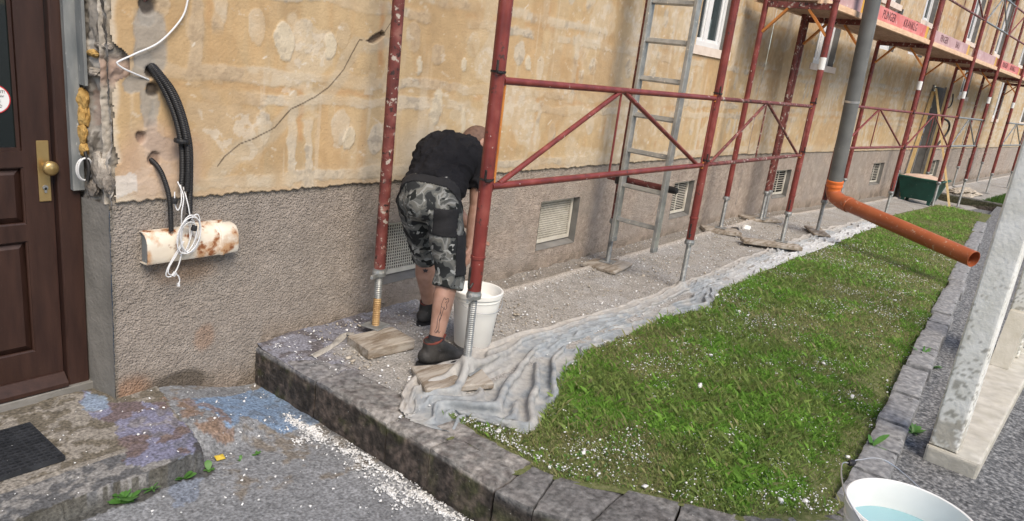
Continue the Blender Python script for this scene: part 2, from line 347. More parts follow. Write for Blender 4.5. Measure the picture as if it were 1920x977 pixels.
# ================================================================== SETTING
def zyard(X, Y):
    X = np.asarray(X, float); Y = np.asarray(Y, float)
    zy = -.148-.062*np.clip(X/.7, -1, 1)*(X > 0)-.03*np.clip(X/.7, -1, 0)
    st = np.clip((X-.75)/1.4, 0, 1); zs = -.20+.115*st*st*(3-2*st)
    zy = np.where(X > .75, zs, zy)
    ramp = -.075-.135*ss(.12, .72, X)
    w_ = ss(-.56, -.40, Y+.05*(fbm(X*6, Y*6, 3)-.5))
    z = zy+(np.maximum(ramp, zy)-zy)*w_
    xe = .06+.2*(Y+.646)+.03*(fbm(X*9, Y*9, 5)-.5)
    ye = -.645+.03*(fbm(X*7, Y*7, 8)-.5)
    plat = (X < xe) & (Y > ye)
    return np.where(plat, -.07+.006*(fbm(X*5, Y*5, 4)-.5), z), plat

# base sheet to the horizon
g = 250
o = make_obj('ground', [(-g, -g, -.45), (g, -g, -.45), (g, g, -.45), (-g, g, -.45)], [(0, 1, 2, 3)], 'asphalt'); tag(o, kind='structure')

# yard in front of the door
xs = np.unique(np.round(np.concatenate([np.linspace(-40, -3, 20), np.linspace(-3, -.75, 40), np.arange(-.75, .76, .009), [.765]]), 4))
ys = np.unique(np.round(np.concatenate([np.linspace(-40, -5, 18), np.linspace(-5, -1.9, 50), np.arange(-1.9, .21, .009), [.22]]), 4))
X, Y = np.meshgrid(xs, ys, indexing='ij'); Z, plat = zyard(X, Y)
Z = Z+.010*(fbm(X*11, Y*11, 21)-.5)+.005*(fbm(X*45, Y*45, 22)-.5)
wx = X+.07*(fbm(X*9, Y*9, 31)-.5)+.03*(fbm(X*40, Y*40, 33)-.5); wy = Y+.07*(fbm(X*9, Y*9, 32)-.5)+.03*(fbm(X*40, Y*40, 34)-.5)
n1 = fbm(X*7, Y*7, 40); n2 = fbm(X*25, Y*25, 41); n3 = fbm(X*90, Y*90, 42)
C = np.empty(X.shape+(3,)); C[:] = (.205, .213, .226)
C *= (.75+.5*n1)[..., None]
def tint(C, m, c, a=1.0):
    m = (np.asarray(m, float)*a)[..., None]; return C*(1-m)+np.array(c)*m
dirt = ss(.52, .62, .6*n1+.4*n2)*(Y > -1.0)*(X > .05)
C = tint(C, dirt, (.17, .145, .115), .8)
C = tint(C, plat, (.25, .225, .19), .85)
C = tint(C, plat & (n1*.5+n2*.5 > .49) & (Y > -.42), (.10, .085, .06), .75)
C = tint(C, plat & (Y < -.45), (.20, .205, .215), .6)
C = tint(C, plat & (Y < -.45) & (n2 > .50), (.06, .065, .075), .7)
purple = inpoly(wx, wy, [(-0.091, 0.201), (-0.038, -0.021), (0.138, -0.145), (0.094, -0.602), (0.034, -0.646), (-0.193, -0.550), (-0.112, -0.235), (-0.138, -0.021)])
C = tint(C, purple, (.175, .18, .275), .85-.45*ss(.5, .62, n2))
C = tint(C, purple & (n1 > .56), (.13, .085, .06), .7)
purple2 = inpoly(wx, wy, [(-0.089, 0.152), (-0.017, 0.027), (-0.059, -0.068), (-0.142, -0.031)])
C = tint(C, purple2, (.23, .30, .39), .75)
blue = inpoly(wx, wy, [(0.223, -0.173), (0.451, -0.129), (0.755, -0.058), (0.738, -0.551), (0.488, -0.559), (0.395, -0.379), (0.259, -0.470), (0.280, -0.325)])
C = tint(C, blue, (.17, .25, .375), .92-.35*ss(.5, .65, n2))
C = tint(C, blue & (n2 > .57), (.12, .16, .22), .6)
bl2 = inpoly(wx, wy, [(-0.078, -0.629), (0.043, -0.611), (-0.035, -0.788), (-0.155, -0.814)])
C = tint(C, bl2, (.17, .21, .29), .5)
bdirt = inpoly(wx, wy, [(0.126, -0.096), (0.263, -0.124), (0.335, -0.321), (0.273, -0.511), (0.149, -0.507), (0.153, -0.233)])
C = tint(C, bdirt & (n2 > .45), (.20, .125, .085), .65)
C = tint(C, (segdist(wx, wy, [(-.75, -.66), (.02, -.66), (.09, -.6)]) < .03), (.045, .042, .03), .8)
C = tint(C, ss(.60, .73, X)*(Y < -.3), (.075, .07, .065), .55)
pw = np.exp(-((X-.615+.05*fbm(Y*4, Y*0, 106)-.025)/(.015+.055*n1))**2)*ss(-.36, -.55, Y)*ss(-1.75, -1.4, Y)*ss(.36, .56, .5*n1+.5*n2)
C = tint(C, pw*ss(.46, .6, n3), (.58, .59, .60), .6)
C = C*(.55+.9*n3)[..., None]
V = np.stack([X, Y, Z], -1).reshape(-1, 3)
yard = make_obj('yard_paving', V, gridmesh(len(xs), len(ys)), 'ground', smooth=True, colors=C.reshape(-1, 3)); tag(yard, kind='structure')

# edging row towards the street
def rowY(x): return -2.815+.034*np.asarray(x, float)+.0012*np.clip(np.asarray(x, float)-1.5, 0, 9)**2*.55
def zstreet(x):
    st = np.clip((np.asarray(x, float)-.75)/1.4, 0, 1); return -.205+.125*st*st*(3-2*st)
xs = np.unique(np.concatenate([np.arange(.765, 12, .05), np.linspace(12, 60, 60)])); ts = np.concatenate([np.linspace(-.05, 1.6, 40), np.linspace(1.8, 40, 20)])
X, T = np.meshgrid(xs, ts, indexing='ij'); Y = np.minimum(rowY(np.minimum(X, 12)), 9)-T-np.where(X < 1.7, (1.7-X)*0, 0)
Z = zstreet(X)+.012*(fbm(X*3, Y*3, 51)-.5)+.006*(fbm(X*20, Y*20, 52)-.5)
st_o = make_obj('street', np.stack([X, Y, Z], -1).reshape(-1, 3), gridmesh(len(xs), len(ts)), 'asphalt', smooth=True); tag(st_o, kind='structure')

# walkway along the foot of the building; s runs along the wall, d away from it
TM = math.tan(-TH/2)
def pathxy(s, d):
    s = np.asarray(s, float); d = np.asarray(d, float)
    x1 = s*(7.5-d*TM)/7.5; s2 = d*TM+(s-7.5)*(30-d*TM)/30
    x2 = O2.x+E2.x*s2+N2.x*d; y2 = O2.y+E2.y*s2+N2.y*d
    return np.where(s < 7.5, x1, x2), np.where(s < 7.5, -d, y2)
def zwalk(s, d):
    s = np.asarray(s, float); d = np.asarray(d, float)
    z = .022*ss(.5, .1, d)-.02*ss(1.0, .7, s)
    s2 = s-7.5
    z = z-.06*ss(-.5, 5, s2)-.12*ss(6.2, 6.8, s2)+.13*(s2 > 8.75)
    return z
ss_ = np.unique(np.round(np.concatenate([np.arange(.715, 4.6, .012), np.arange(4.6, 9, .03), np.arange(9, 32, .08)]), 4)); ds = np.unique(np.round(np.concatenate([[-.03], np.arange(0, 1.12, .014), np.arange(1.12, 1.5, .05)]), 4))
Sg, D = np.meshgrid(ss_, ds, indexing='ij'); X, Y = pathxy(Sg, D); Z = zwalk(Sg, D)
strip = ss(.20, .17, D+.03*(fbm(Sg*4, D*8, 61)-.5))
Z = Z-.012*strip*(Sg > 1.9)+.022*np.exp(-((D-.215)/.03)**2)*(Sg > 1.9)+.02*ss(.05, 0, D)*fbm(Sg*8, D*8, 65)
Z = Z+.016*(fbm(Sg*6, D*6, 62)-.5)+.006*(fbm(Sg*24, D*24, 63)-.5)+.003*(fbm(Sg*70, D*70, 64)-.5)-.05*ss(1.05, 1.3, D)
n1 = fbm(Sg*4, D*4, 71); n2 = fbm(Sg*17, D*17, 72); n3 = fbm(Sg*60, D*60, 73)
C = np.empty(X.shape+(3,)); C[:] = (.30, .285, .265); C *= (.8+.4*n2)[..., None]
C = tint(C, ss(.5, .62, n1), (.34, .335, .33), .5)
C = tint(C, strip*(Sg > 1.9), (.20, .17, .135), .6)
C = tint(C, np.exp(-((D-.215)/.03)**2)*(Sg > 1.9), (.42, .37, .32), .7)
bw = ss(2.2, 1.2, Sg+.4*(n2-.5))*ss(.34, .16, D+.12*(n2-.5))+ss(1.05, .85, Sg+.2*(n2-.5))*ss(.75, .5, D)
C = tint(C, np.clip(bw, 0, 1), (.16, .165, .215), .75)
C = tint(C, np.clip(bw, 0, 1)*(n2 > .53), (.07, .055, .05), .7)
C = tint(C, ss(1.25, .8, Sg)*ss(.45, .8, D), (.20, .20, .20), .5)
C = C*(.82+.36*n3)[..., None]
wk = make_obj('walkway', np.stack([X, Y, Z], -1).reshape(-1, 3), gridmesh(len(ss_), len(ds)), 'ground', smooth=True, colors=C.reshape(-1, 3)); tag(wk, kind='structure')

# lawn soil
INNER = [(.90, -.95), (.93, -1.43), (.90, -1.645), (.93, -1.76), (1.10, -2.05), (1.26, -2.42), (1.55, -2.68), (1.72, -2.735)]
xs = np.unique(np.concatenate([np.arange(.80, 5, .03), np.arange(5, 13.7, .1)])); ts = np.linspace(0, 1, 70)
X, T = np.meshgrid(xs, ts, indexing='ij'); yo = rowY(np.minimum(X, 12))+.02
xi = np.array([p[0] for p in INNER[2:]]); yi = np.array([p[1] for p in INNER[2:]])
lowlim = np.where(X < 1.72, np.interp(X, [.80]+list(xi), [-1.55]+list(yi))-.10, yo-.04)
def zlawn(X, Y): return -.012+.03*(fbm(X*1.7, Y*1.7, 81)-.5)-.05*ss(-2.35, -2.7, Y)*ss(1.5, 2.2, X)+.0*X
ytop = np.where(X < 7.5, -.92, -.92-.095*(X-7.5)); Y = ytop+(lowlim-ytop)*T; Z = zlawn(X, Y)+.012*(fbm(X*18, Y*18, 82)-.5)
soil = make_obj('lawn_soil', np.stack([X, Y, Z], -1).reshape(-1, 3), gridmesh(len(xs), len(ts)), 'soil', smooth=True); tag(soil, kind='structure')

# grass
def tarp_edge(x): return np.interp(x, TEX, TEY)
TE = [(0.870, -0.945), (0.764, -1.117), (0.855, -1.340), (1.103, -1.491), (1.222, -1.485), (1.557, -1.340), (1.859, -1.211), (2.189, -1.138), (2.652, -1.174), (3.231, -1.179), (3.698, -1.284), (4.184, -1.149), (4.836, -1.158), (5.993, -1.180), (7.361, -1.251), (9.322, -1.318), (10.956, -1.448), (12.281, -1.714)]
TE = sorted(TE); TEX = np.array([p[0] for p in TE]); TEY = np.array([p[1] for p in TE])
def lawn_mask(x, y):
    low = np.where(x < 1.72, np.interp(x, [.80]+list(xi), [-1.60]+list(yi))-.03, rowY(x)+.075)
    te = np.where(x < 10.2, tarp_edge(x), -1.22-.095*(x-10))
    return (y < te-.005) & (y > low) & (x > np.where(y < -1.66, .92, .945))
def blades(n, x0, x1, wmul, seed):
    g_ = np.random.default_rng(seed); u = g_.random(n); x = x0+(x1-x0)*u; y = -2.85+2.0*g_.random(n)
    pn = fbm(x*2.2, y*2.2, 91); pf = fbm(x*8, y*8, 92)
    bare = ss(-2.25, -2.68, y+.6*(pf-.5))*ss(9, 6, x)*.9
    edge = 1-ss(0, .10, y-np.where(x < 1.72, np.interp(x, [.80]+list(xi), [-1.55]+list(yi)), rowY(x)))
    keep = lawn_mask(x, y) & (g_.random(n) > bare) & (g_.random(n) > .6*ss(.50, .38, pn*.6+pf*.4))
    x, y, pn, pf = x[keep], y[keep], pn[keep], pf[keep]; n = len(x)
    h = (.012+.026*g_.random(n)**2)*(.6+.8*pn)*np.where(g_.random(n) < .06, 1.9, 1); wd = (.0010+.0013*g_.random(n))*wmul
    a = g_.random(n)*2*np.pi; b = a+np.pi/2+g_.normal(0, .5, n); lean = h*(.15+.85*g_.random(n))
    z = zlawn(x, y)-.004
    dx, dy = np.cos(a)*wd, np.sin(a)*wd; lx, ly = np.cos(b)*lean, np.sin(b)*lean
    P = np.empty((n, 4, 3))
    P[:, 0] = np.stack([x-dx, y-dy, z], 1); P[:, 1] = np.stack([x+dx, y+dy, z], 1)
    P[:, 2] = np.stack([x+dx*.5+lx*.4, y+dy*.5+ly*.4, z+h*.62], 1); P[:, 3] = np.stack([x+lx, y+ly, z+h*(.75+.25*g_.random(n))], 1)
    k = np.arange(n)*4
    F3 = np.concatenate([np.stack([k, k+1, k+2], 1), np.stack([k, k+2, k+3], 1)])
    c = np.empty((n, 3)); m = g_.random(n)
    c[:] = (.25, .34, .10); c *= (.65+.7*m)[:, None]
    dry = g_.random(n) < (.12+.45*ss(.54, .36, pn))
    c[dry] = np.array((.38, .37, .18))*(.6+.6*m[dry])[:, None]
    lush = (~dry) & (pf > .55); c[lush] = c[lush]*np.array((.85, 1.15, .7))
    return P.reshape(-1, 3), F3, np.repeat(c, 4, 0)
PV = []; PF = []; PC = []; k0 = 0
for args in ((330000, .9, 3.2, 1.0, 1), (170000, 3.2, 6.0, 1.5, 2), (120000, 6.0, 13.6, 2.6, 3)):
    a_, f_, c_ = blades(*args); PV.append(a_); PF.append(f_+k0); PC.append(c_); k0 += len(a_)
gr = make_obj('grass', np.concatenate(PV), np.concatenate(PF), 'grass', base=(0, 0, 0), colors=np.concatenate(PC))
tag(gr, 'short patchy green lawn grass sprinkled with white crumbs', 'grass', kind='stuff')

# chips: small irregular pieces joined into one object
def chips(name, pts, sizes, mat, label, cat, flat=.6, seed=5):
    g_ = np.random.default_rng(seed); n = len(pts)
    base = np.array([(-1, -1, -1), (1, -1, -1), (1, 1, -1), (-1, 1, -1), (-1, -1, 1), (1, -1, 1), (1, 1, 1), (-1, 1, 1)], float)*.5
    P = np.repeat(base[None], n, 0)*(1+g_.normal(0, .28, (n, 8, 3)))
    P[:, :, 2] *= flat; P *= sizes[:, None, None]*np.array([1, 1, 1]); P[:, :, 0] *= (.7+.8*g_.random(n))[:, None]
    a = g_.random(n)*6.283; ca, sa = np.cos(a)[:, None], np.sin(a)[:, None]
    x = P[:, :, 0]*ca-P[:, :, 1]*sa; y = P[:, :, 0]*sa+P[:, :, 1]*ca
    t = g_.normal(0, .35, n)[:, None]; z = P[:, :, 2]+x*t
    W_ = np.stack([x, y, z], -1)+np.asarray(pts)[:, None, :]
    fq = np.array([(0, 3, 2, 1), (4, 5, 6, 7), (0, 1, 5, 4), (1, 2, 6, 5), (2, 3, 7, 6), (3, 0, 4, 7)])
    F_ = (np.arange(n)[:, None, None]*8+fq[None]).reshape(-1, 4)
    o = make_obj(name, W_.reshape(-1, 3), F_, mat); return tag(o, label, cat, kind='stuff')
# crumbs on the lawn
n = 30000; x = .95+rng.random(n)**1.5*7.5; y = -2.75+rng.random(n)*1.9
cl = fbm(x*3.2, y*3.2, 101)*.6+fbm(x*9, y*9, 102)*.4
near_edge = ss(.30, .0, y-np.where(x < 1.72, np.interp(x, [.80]+list(xi), [-1.55]+list(yi)), rowY(x)))*(x < 2.2)
k = lawn_mask(x, y) & ((rng.random(n) < ss(.44, .66, cl)) | (rng.random(n) < near_edge*.22)); x, y = x[k], y[k]
sz = .0022+.005*rng.random(len(x))**2.5; big = rng.random(len(x)) < .008; sz[big] = .009+.013*rng.random(big.sum())
# clover and small broad leaves among the grass
n_l = 7000; lx = .95+rng.random(n_l)**1.3*6; ly = -2.7+rng.random(n_l)*1.8; kk = lawn_mask(lx, ly) & (rng.random(n_l) < ss(.50, .62, fbm(lx*2.6, ly*2.6, 95))); lx, ly = lx[kk], ly[kk]; n_l = len(lx)
la = rng.random(n_l)*6.28; lr = .004+.006*rng.random(n_l); lz_ = zlawn(lx, ly)+.010+.014*rng.random(n_l); Lf = np.empty((n_l, 6, 3))
for k6 in range(6):
    aa = la+k6*math.pi/3; rr6 = lr*(1.25 if k6 % 3 == 0 else .75); Lf[:, k6] = np.stack([lx+np.cos(aa)*rr6, ly+np.sin(aa)*rr6, lz_+.5*lr*np.sin(aa*1.0+la*3)], 1)
lc = np.array((.10, .21, .05))*(.7+.7*rng.random(n_l))[:, None]
lo = make_obj('clover', Lf.reshape(-1, 3), np.arange(n_l*6).reshape(-1, 6), 'grass', colors=np.repeat(lc, 6, 0)); tag(lo, 'low clover and small broad leaves mixed into the lawn', 'clover', kind='stuff')
chips('polystyrene_crumbs', np.stack([x, y, zlawn(x, y)+.010+.016*rng.random(len(x))], 1), sz, 'crumb', 'white polystyrene crumbs scattered over the lawn grass', 'crumbs')
# crumbs swept along the foot of the kerb
n = 9000; t = rng.random(n); y = -.40-1.3*t
x = .645-.05*fbm(y*4, y*0, 106)+rng.normal(0, 1, n)*(.010+.060*fbm(y*5, y*0, 103)**1.5)
x2_ = np.where(rng.random(n) < .55, x, .55-.09*rng.random(n)+.03*np.sin(y*9)); x = np.where(fbm(y*6, x*6, 105) > .36, x, x2_)
dens = ss(.44, .62, fbm(y*8+3, x*20, 104))*ss(.36, .5, fbm(y*22, x*40, 107)); k = (rng.random(n) < .05+.85*dens*ss(-.38, -.6, y)*ss(-1.7, -1.3, y)) & (x < .69); x, y = x[k], y[k]
zz = zyard(x, y)[0]
chips('polystyrene_heap', np.stack([x, y, zz+.003+.007*rng.random(len(x))], 1), .0022+.0075*rng.random(len(x))**2.2, 'crumb', 'white polystyrene crumbs swept against the foot of the kerb', 'crumbs', seed=6)
# a few crumbs on the yard and along the walls
n = 700; x = -.75+1.45*rng.random(n); y = -1.7+1.85*rng.random(n); k = (y < -.01) & (rng.random(n) < .5); x, y = x[k], y[k]
chips('plaster_crumbs', np.stack([x, y, zyard(x, y)[0]+.003], 1), .0025+.007*rng.random(len(x))**3, 'crumb', 'loose white specks strewn over the yard concrete', 'crumbs', seed=7)
# rubble on the walkway
n = 6500; s_ = .95+rng.random(n)**1.25*8; d_ = .02+1.0*rng.random(n)
k = (rng.random(n) < .25+.75*ss(.42, .6, fbm(s_*4, d_*4, 111))); s_, d_ = s_[k], d_[k]; x, y = pathxy(s_, d_)
sz = .0025+.007*rng.random(len(x))**2.2; big = rng.random(len(x)) < .010; sz[big] = .010+.014*rng.random(big.sum())
chips('plaster_rubble', np.stack([x, y, zwalk(s_, d_)+.006+.004*rng.random(len(x))], 1), sz, 'rubble', 'crumbled plaster rubble lying over the dusty walkway', 'rubble', seed=8)
n = 2200; s_ = .75+rng.random(n)**1.4*8; d_ = .02+1.05*rng.random(n); x, y = pathxy(s_, d_)
chips('white_plaster_bits', np.stack([x, y, zwalk(s_, d_)+.008], 1), .0025+.009*rng.random(n)**3, 'crumb', 'bright white plaster bits speckling the walkway rubble', 'crumbs', seed=9)

# ------------------------------------------------------------------ kerbs
def stone(parent, poly, z0, z1, mat='stone', wear=.010, seed=0, colour=None, name='kerb_stone'):
    """an uneven block on a four-sided outline, finely divided so that its edges crumble"""
    (ax, ay), (bx, by), (cx, cy), (dx, dy) = poly
    L = math.hypot(bx-ax, by-ay); Wd = math.hypot(dx-ax, dy-ay); H_ = z1-z0
    st = max(.016, L/34); nu, nv, nq = max(4, int(L/st)), max(4, int(Wd/st)), max(4, int(H_/st))
    V = []; F = []
    def face(f, n_, m_):
        k = len(V)
        for i in range(n_+1):
            for j in range(m_+1): V.append(f(i/n_, j/m_))
        for i in range(n_):
            for j in range(m_): a = k+i*(m_+1)+j; F.append((a, a+m_+1, a+m_+2, a+1))
    face(lambda a, b: (a, b, 1), nu, nv); face(lambda a, b: (a, 0, b), nu, nq); face(lambda a, b: (1-a, 1, b), nu, nq); face(lambda a, b: (0, 1-a, b), nv, nq); face(lambda a, b: (1, a, b), nv, nq)
    V = np.array(V); u, v_, q = V.T
    X = (ax*(1-u)+bx*u)*(1-v_)+(dx*(1-u)+cx*u)*v_; Y = (ay*(1-u)+by*u)*(1-v_)+(dy*(1-u)+cy*u)*v_; Z = z0+H_*q
    eu = np.minimum(np.minimum(u, 1-u)*L, np.minimum(v_, 1-v_)*Wd); et = (1-q)*H_
    chip = wear*ss(.40, .75, vn(X*16+Z*3, Y*16, seed+3))
    out = (fbm(X*11+Z*7, Y*11+Z*9, seed+1)-.5)*wear*1.6+(fbm(X*40+Z*30, Y*40+Z*35, seed+2)-.5)*wear*.8
    cxm, cym = (ax+bx+cx+dx)/4, (ay+by+cy+dy)/4; on = ss(.014, 0, eu); dl = np.maximum(np.hypot(X-cxm, Y-cym), 1e-6)
    Zn = Z+.007*(fbm(X*9, Y*9, seed+5)-.5)*ss(.05, 0, et)+.004*(fbm(X*45, Y*45, seed+6)-.5)*ss(.03, 0, et)-ss(.020, 0, eu)*ss(.02, 0, et)*(.004+chip)
    rt_e = ss(.03, 0, et)*ss(.012, 0, eu)*(.003+chip*.5)
    k_ = (out*on-rt_e)/dl
    return make_obj(name, np.stack([X+(X-cxm)*k_, Y+(Y-cym)*k_, Zn], 1), F, mat, parent, smooth=True, colors=(colour(X, Y, Z) if colour else None))
kerb = empty('yard_kerb', (.8, -.85, 0), kind='structure')
def kcol(X, Y, Z):
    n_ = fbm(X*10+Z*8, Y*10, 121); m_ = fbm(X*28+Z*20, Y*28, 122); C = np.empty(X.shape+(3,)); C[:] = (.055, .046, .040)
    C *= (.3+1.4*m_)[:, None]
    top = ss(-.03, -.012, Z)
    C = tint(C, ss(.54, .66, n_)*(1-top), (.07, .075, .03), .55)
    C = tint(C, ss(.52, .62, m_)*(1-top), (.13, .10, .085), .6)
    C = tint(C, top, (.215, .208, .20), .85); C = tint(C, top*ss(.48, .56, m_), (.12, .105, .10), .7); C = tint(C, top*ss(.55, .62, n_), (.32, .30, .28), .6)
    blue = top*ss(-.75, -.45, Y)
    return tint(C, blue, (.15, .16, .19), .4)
ye = [.03, -.50, -1.02, -1.30, -1.665]
def kx(y): return float(np.interp(-y, [0, .4, .9, 1.3, 1.7], [.708, .708, .703, .685, .665]))
for i in range(4):
    y0, y1 = ye[i]-.003, ye[i+1]+.003; wd = .23 if i < 3 else .16
    stone(kerb, [(kx(y0), y0), (kx(y1), y1), (kx(y1)+wd, y1), (kx(y0)+wd, y0)], -.32, -.002+.006*(i % 2), 'kerb', .013, 130+i, kcol)
stone(kerb, [(.838, -1.19), (.822, -1.66), (.925, -1.655), (.945, -1.19)], -.2, .006, 'kerb', .012, 140, kcol)
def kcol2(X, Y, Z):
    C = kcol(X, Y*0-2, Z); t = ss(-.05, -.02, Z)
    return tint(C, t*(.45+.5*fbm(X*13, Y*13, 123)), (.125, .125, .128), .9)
OUT = [(.664, -1.672), (.682, -1.845), (.765, -2.04), (.90, -2.30), (1.08, -2.55), (1.30, -2.76), (1.56, -2.88), (1.72, -2.895)]
INN = [(.925, -1.662), (.935, -1.775), (1.08, -2.03), (1.17, -2.23), (1.28, -2.43), (1.43, -2.60), (1.60, -2.715), (1.72, -2.735)]
for i in range(7):
    a, b, c, d = Vector(OUT[i]), Vector(OUT[i+1]), Vector(INN[i+1]), Vector(INN[i]); q = (b-a).normalized()*.002
    stone(kerb, [tuple(a+q), tuple(b-q), tuple(c-q), tuple(d+q)], -.32, -.004-.003*(i % 2), 'kerb', .005, 150+i, kcol2)
row = empty('lawn_edging', (4, -2.7, 0), kind='structure')
rx = [1.728, 2.05, 2.38, 2.76, 3.25, 3.80, 4.28, 4.74, 5.10, 5.46, 5.93, 6.45, 7.02, 7.54, 8.2, 8.75, 9.3, 9.8, 10.4, 11.0, 11.6, 12.2]
for i in range(len(rx)-1):
    x0, x1 = rx[i]+.014, rx[i+1]-.014; j = rnd.uniform(-.012, .012); j2 = rnd.uniform(-.01, .01)
    stone(row, [(x0, float(rowY(x0))-.075+j), (x1, float(rowY(x1))-.075+j+j2), (x1, float(rowY(x1))+.075+j+j2), (x0, float(rowY(x0))+.075+j)], -.20, 0.004+rnd.uniform(-.012, .012), 'stone', .006, 170+i)
# the next raised bed further along, beyond the path to the second door
k2 = empty('far_kerb', tuple(w2(8.8, 1.2, -.1)), kind='structure')
for i in range(4):
    d0, d1 = .25+i*.55, .79+i*.55
    p = [w2(8.72, d0, 0), w2(8.72, d1, 0), w2(8.92, d1, 0), w2(8.92, d0, 0)]
    stone(k2, [(q.x, q.y) for q in p], -.4, -.03, 'kerb', .012, 200+i, kcol2)
# far lawn beyond that kerb
n = 14000; s_ = 8.95+rng.random(n)*9; d_ = 1.15+rng.random(n)*1.3; P_ = np.array([w2(a, b, -.07)[:] for a, b in zip(s_, d_)])
h = .04+.04*rng.random(n); a = rng.random(n)*6.28; wv = .006
T_ = np.empty((n, 3, 3)); T_[:, 0] = P_-np.stack([np.cos(a), np.sin(a), 0*a], 1)*wv; T_[:, 1] = P_+np.stack([np.cos(a), np.sin(a), 0*a], 1)*wv
T_[:, 2] = P_+np.stack([.03*np.sin(a*3), .03*np.cos(a*5), h], 1)
fg = make_obj('far_grass', T_.reshape(-1, 3), np.arange(n*3).reshape(-1, 3), 'grass', colors=np.repeat((np.array((.06, .13, .022))*(.7+.7*rng.random(n))[:, None]), 3, 0))
tag(fg, 'strip of bright grass beyond the far kerb', 'grass', kind='stuff')
o = make_obj('far_path', [w2(5.9, 1.0, -.155), w2(8.72, 1.0, -.205), w2(8.72, 3.2, -.2), w2(5.9, 3.2, -.155)], [(0, 1, 2, 3)], 'asphalt'); tag(o, kind='structure')
bed = [w2(8.93, 1.05, -.075), w2(30, 1.05, -.075), w2(30, 2.9, -.075), w2(8.93, 2.9, -.075)]
o = make_obj('far_bed', bed, [(0, 1, 2, 3)], 'soil'); tag(o, kind='structure')

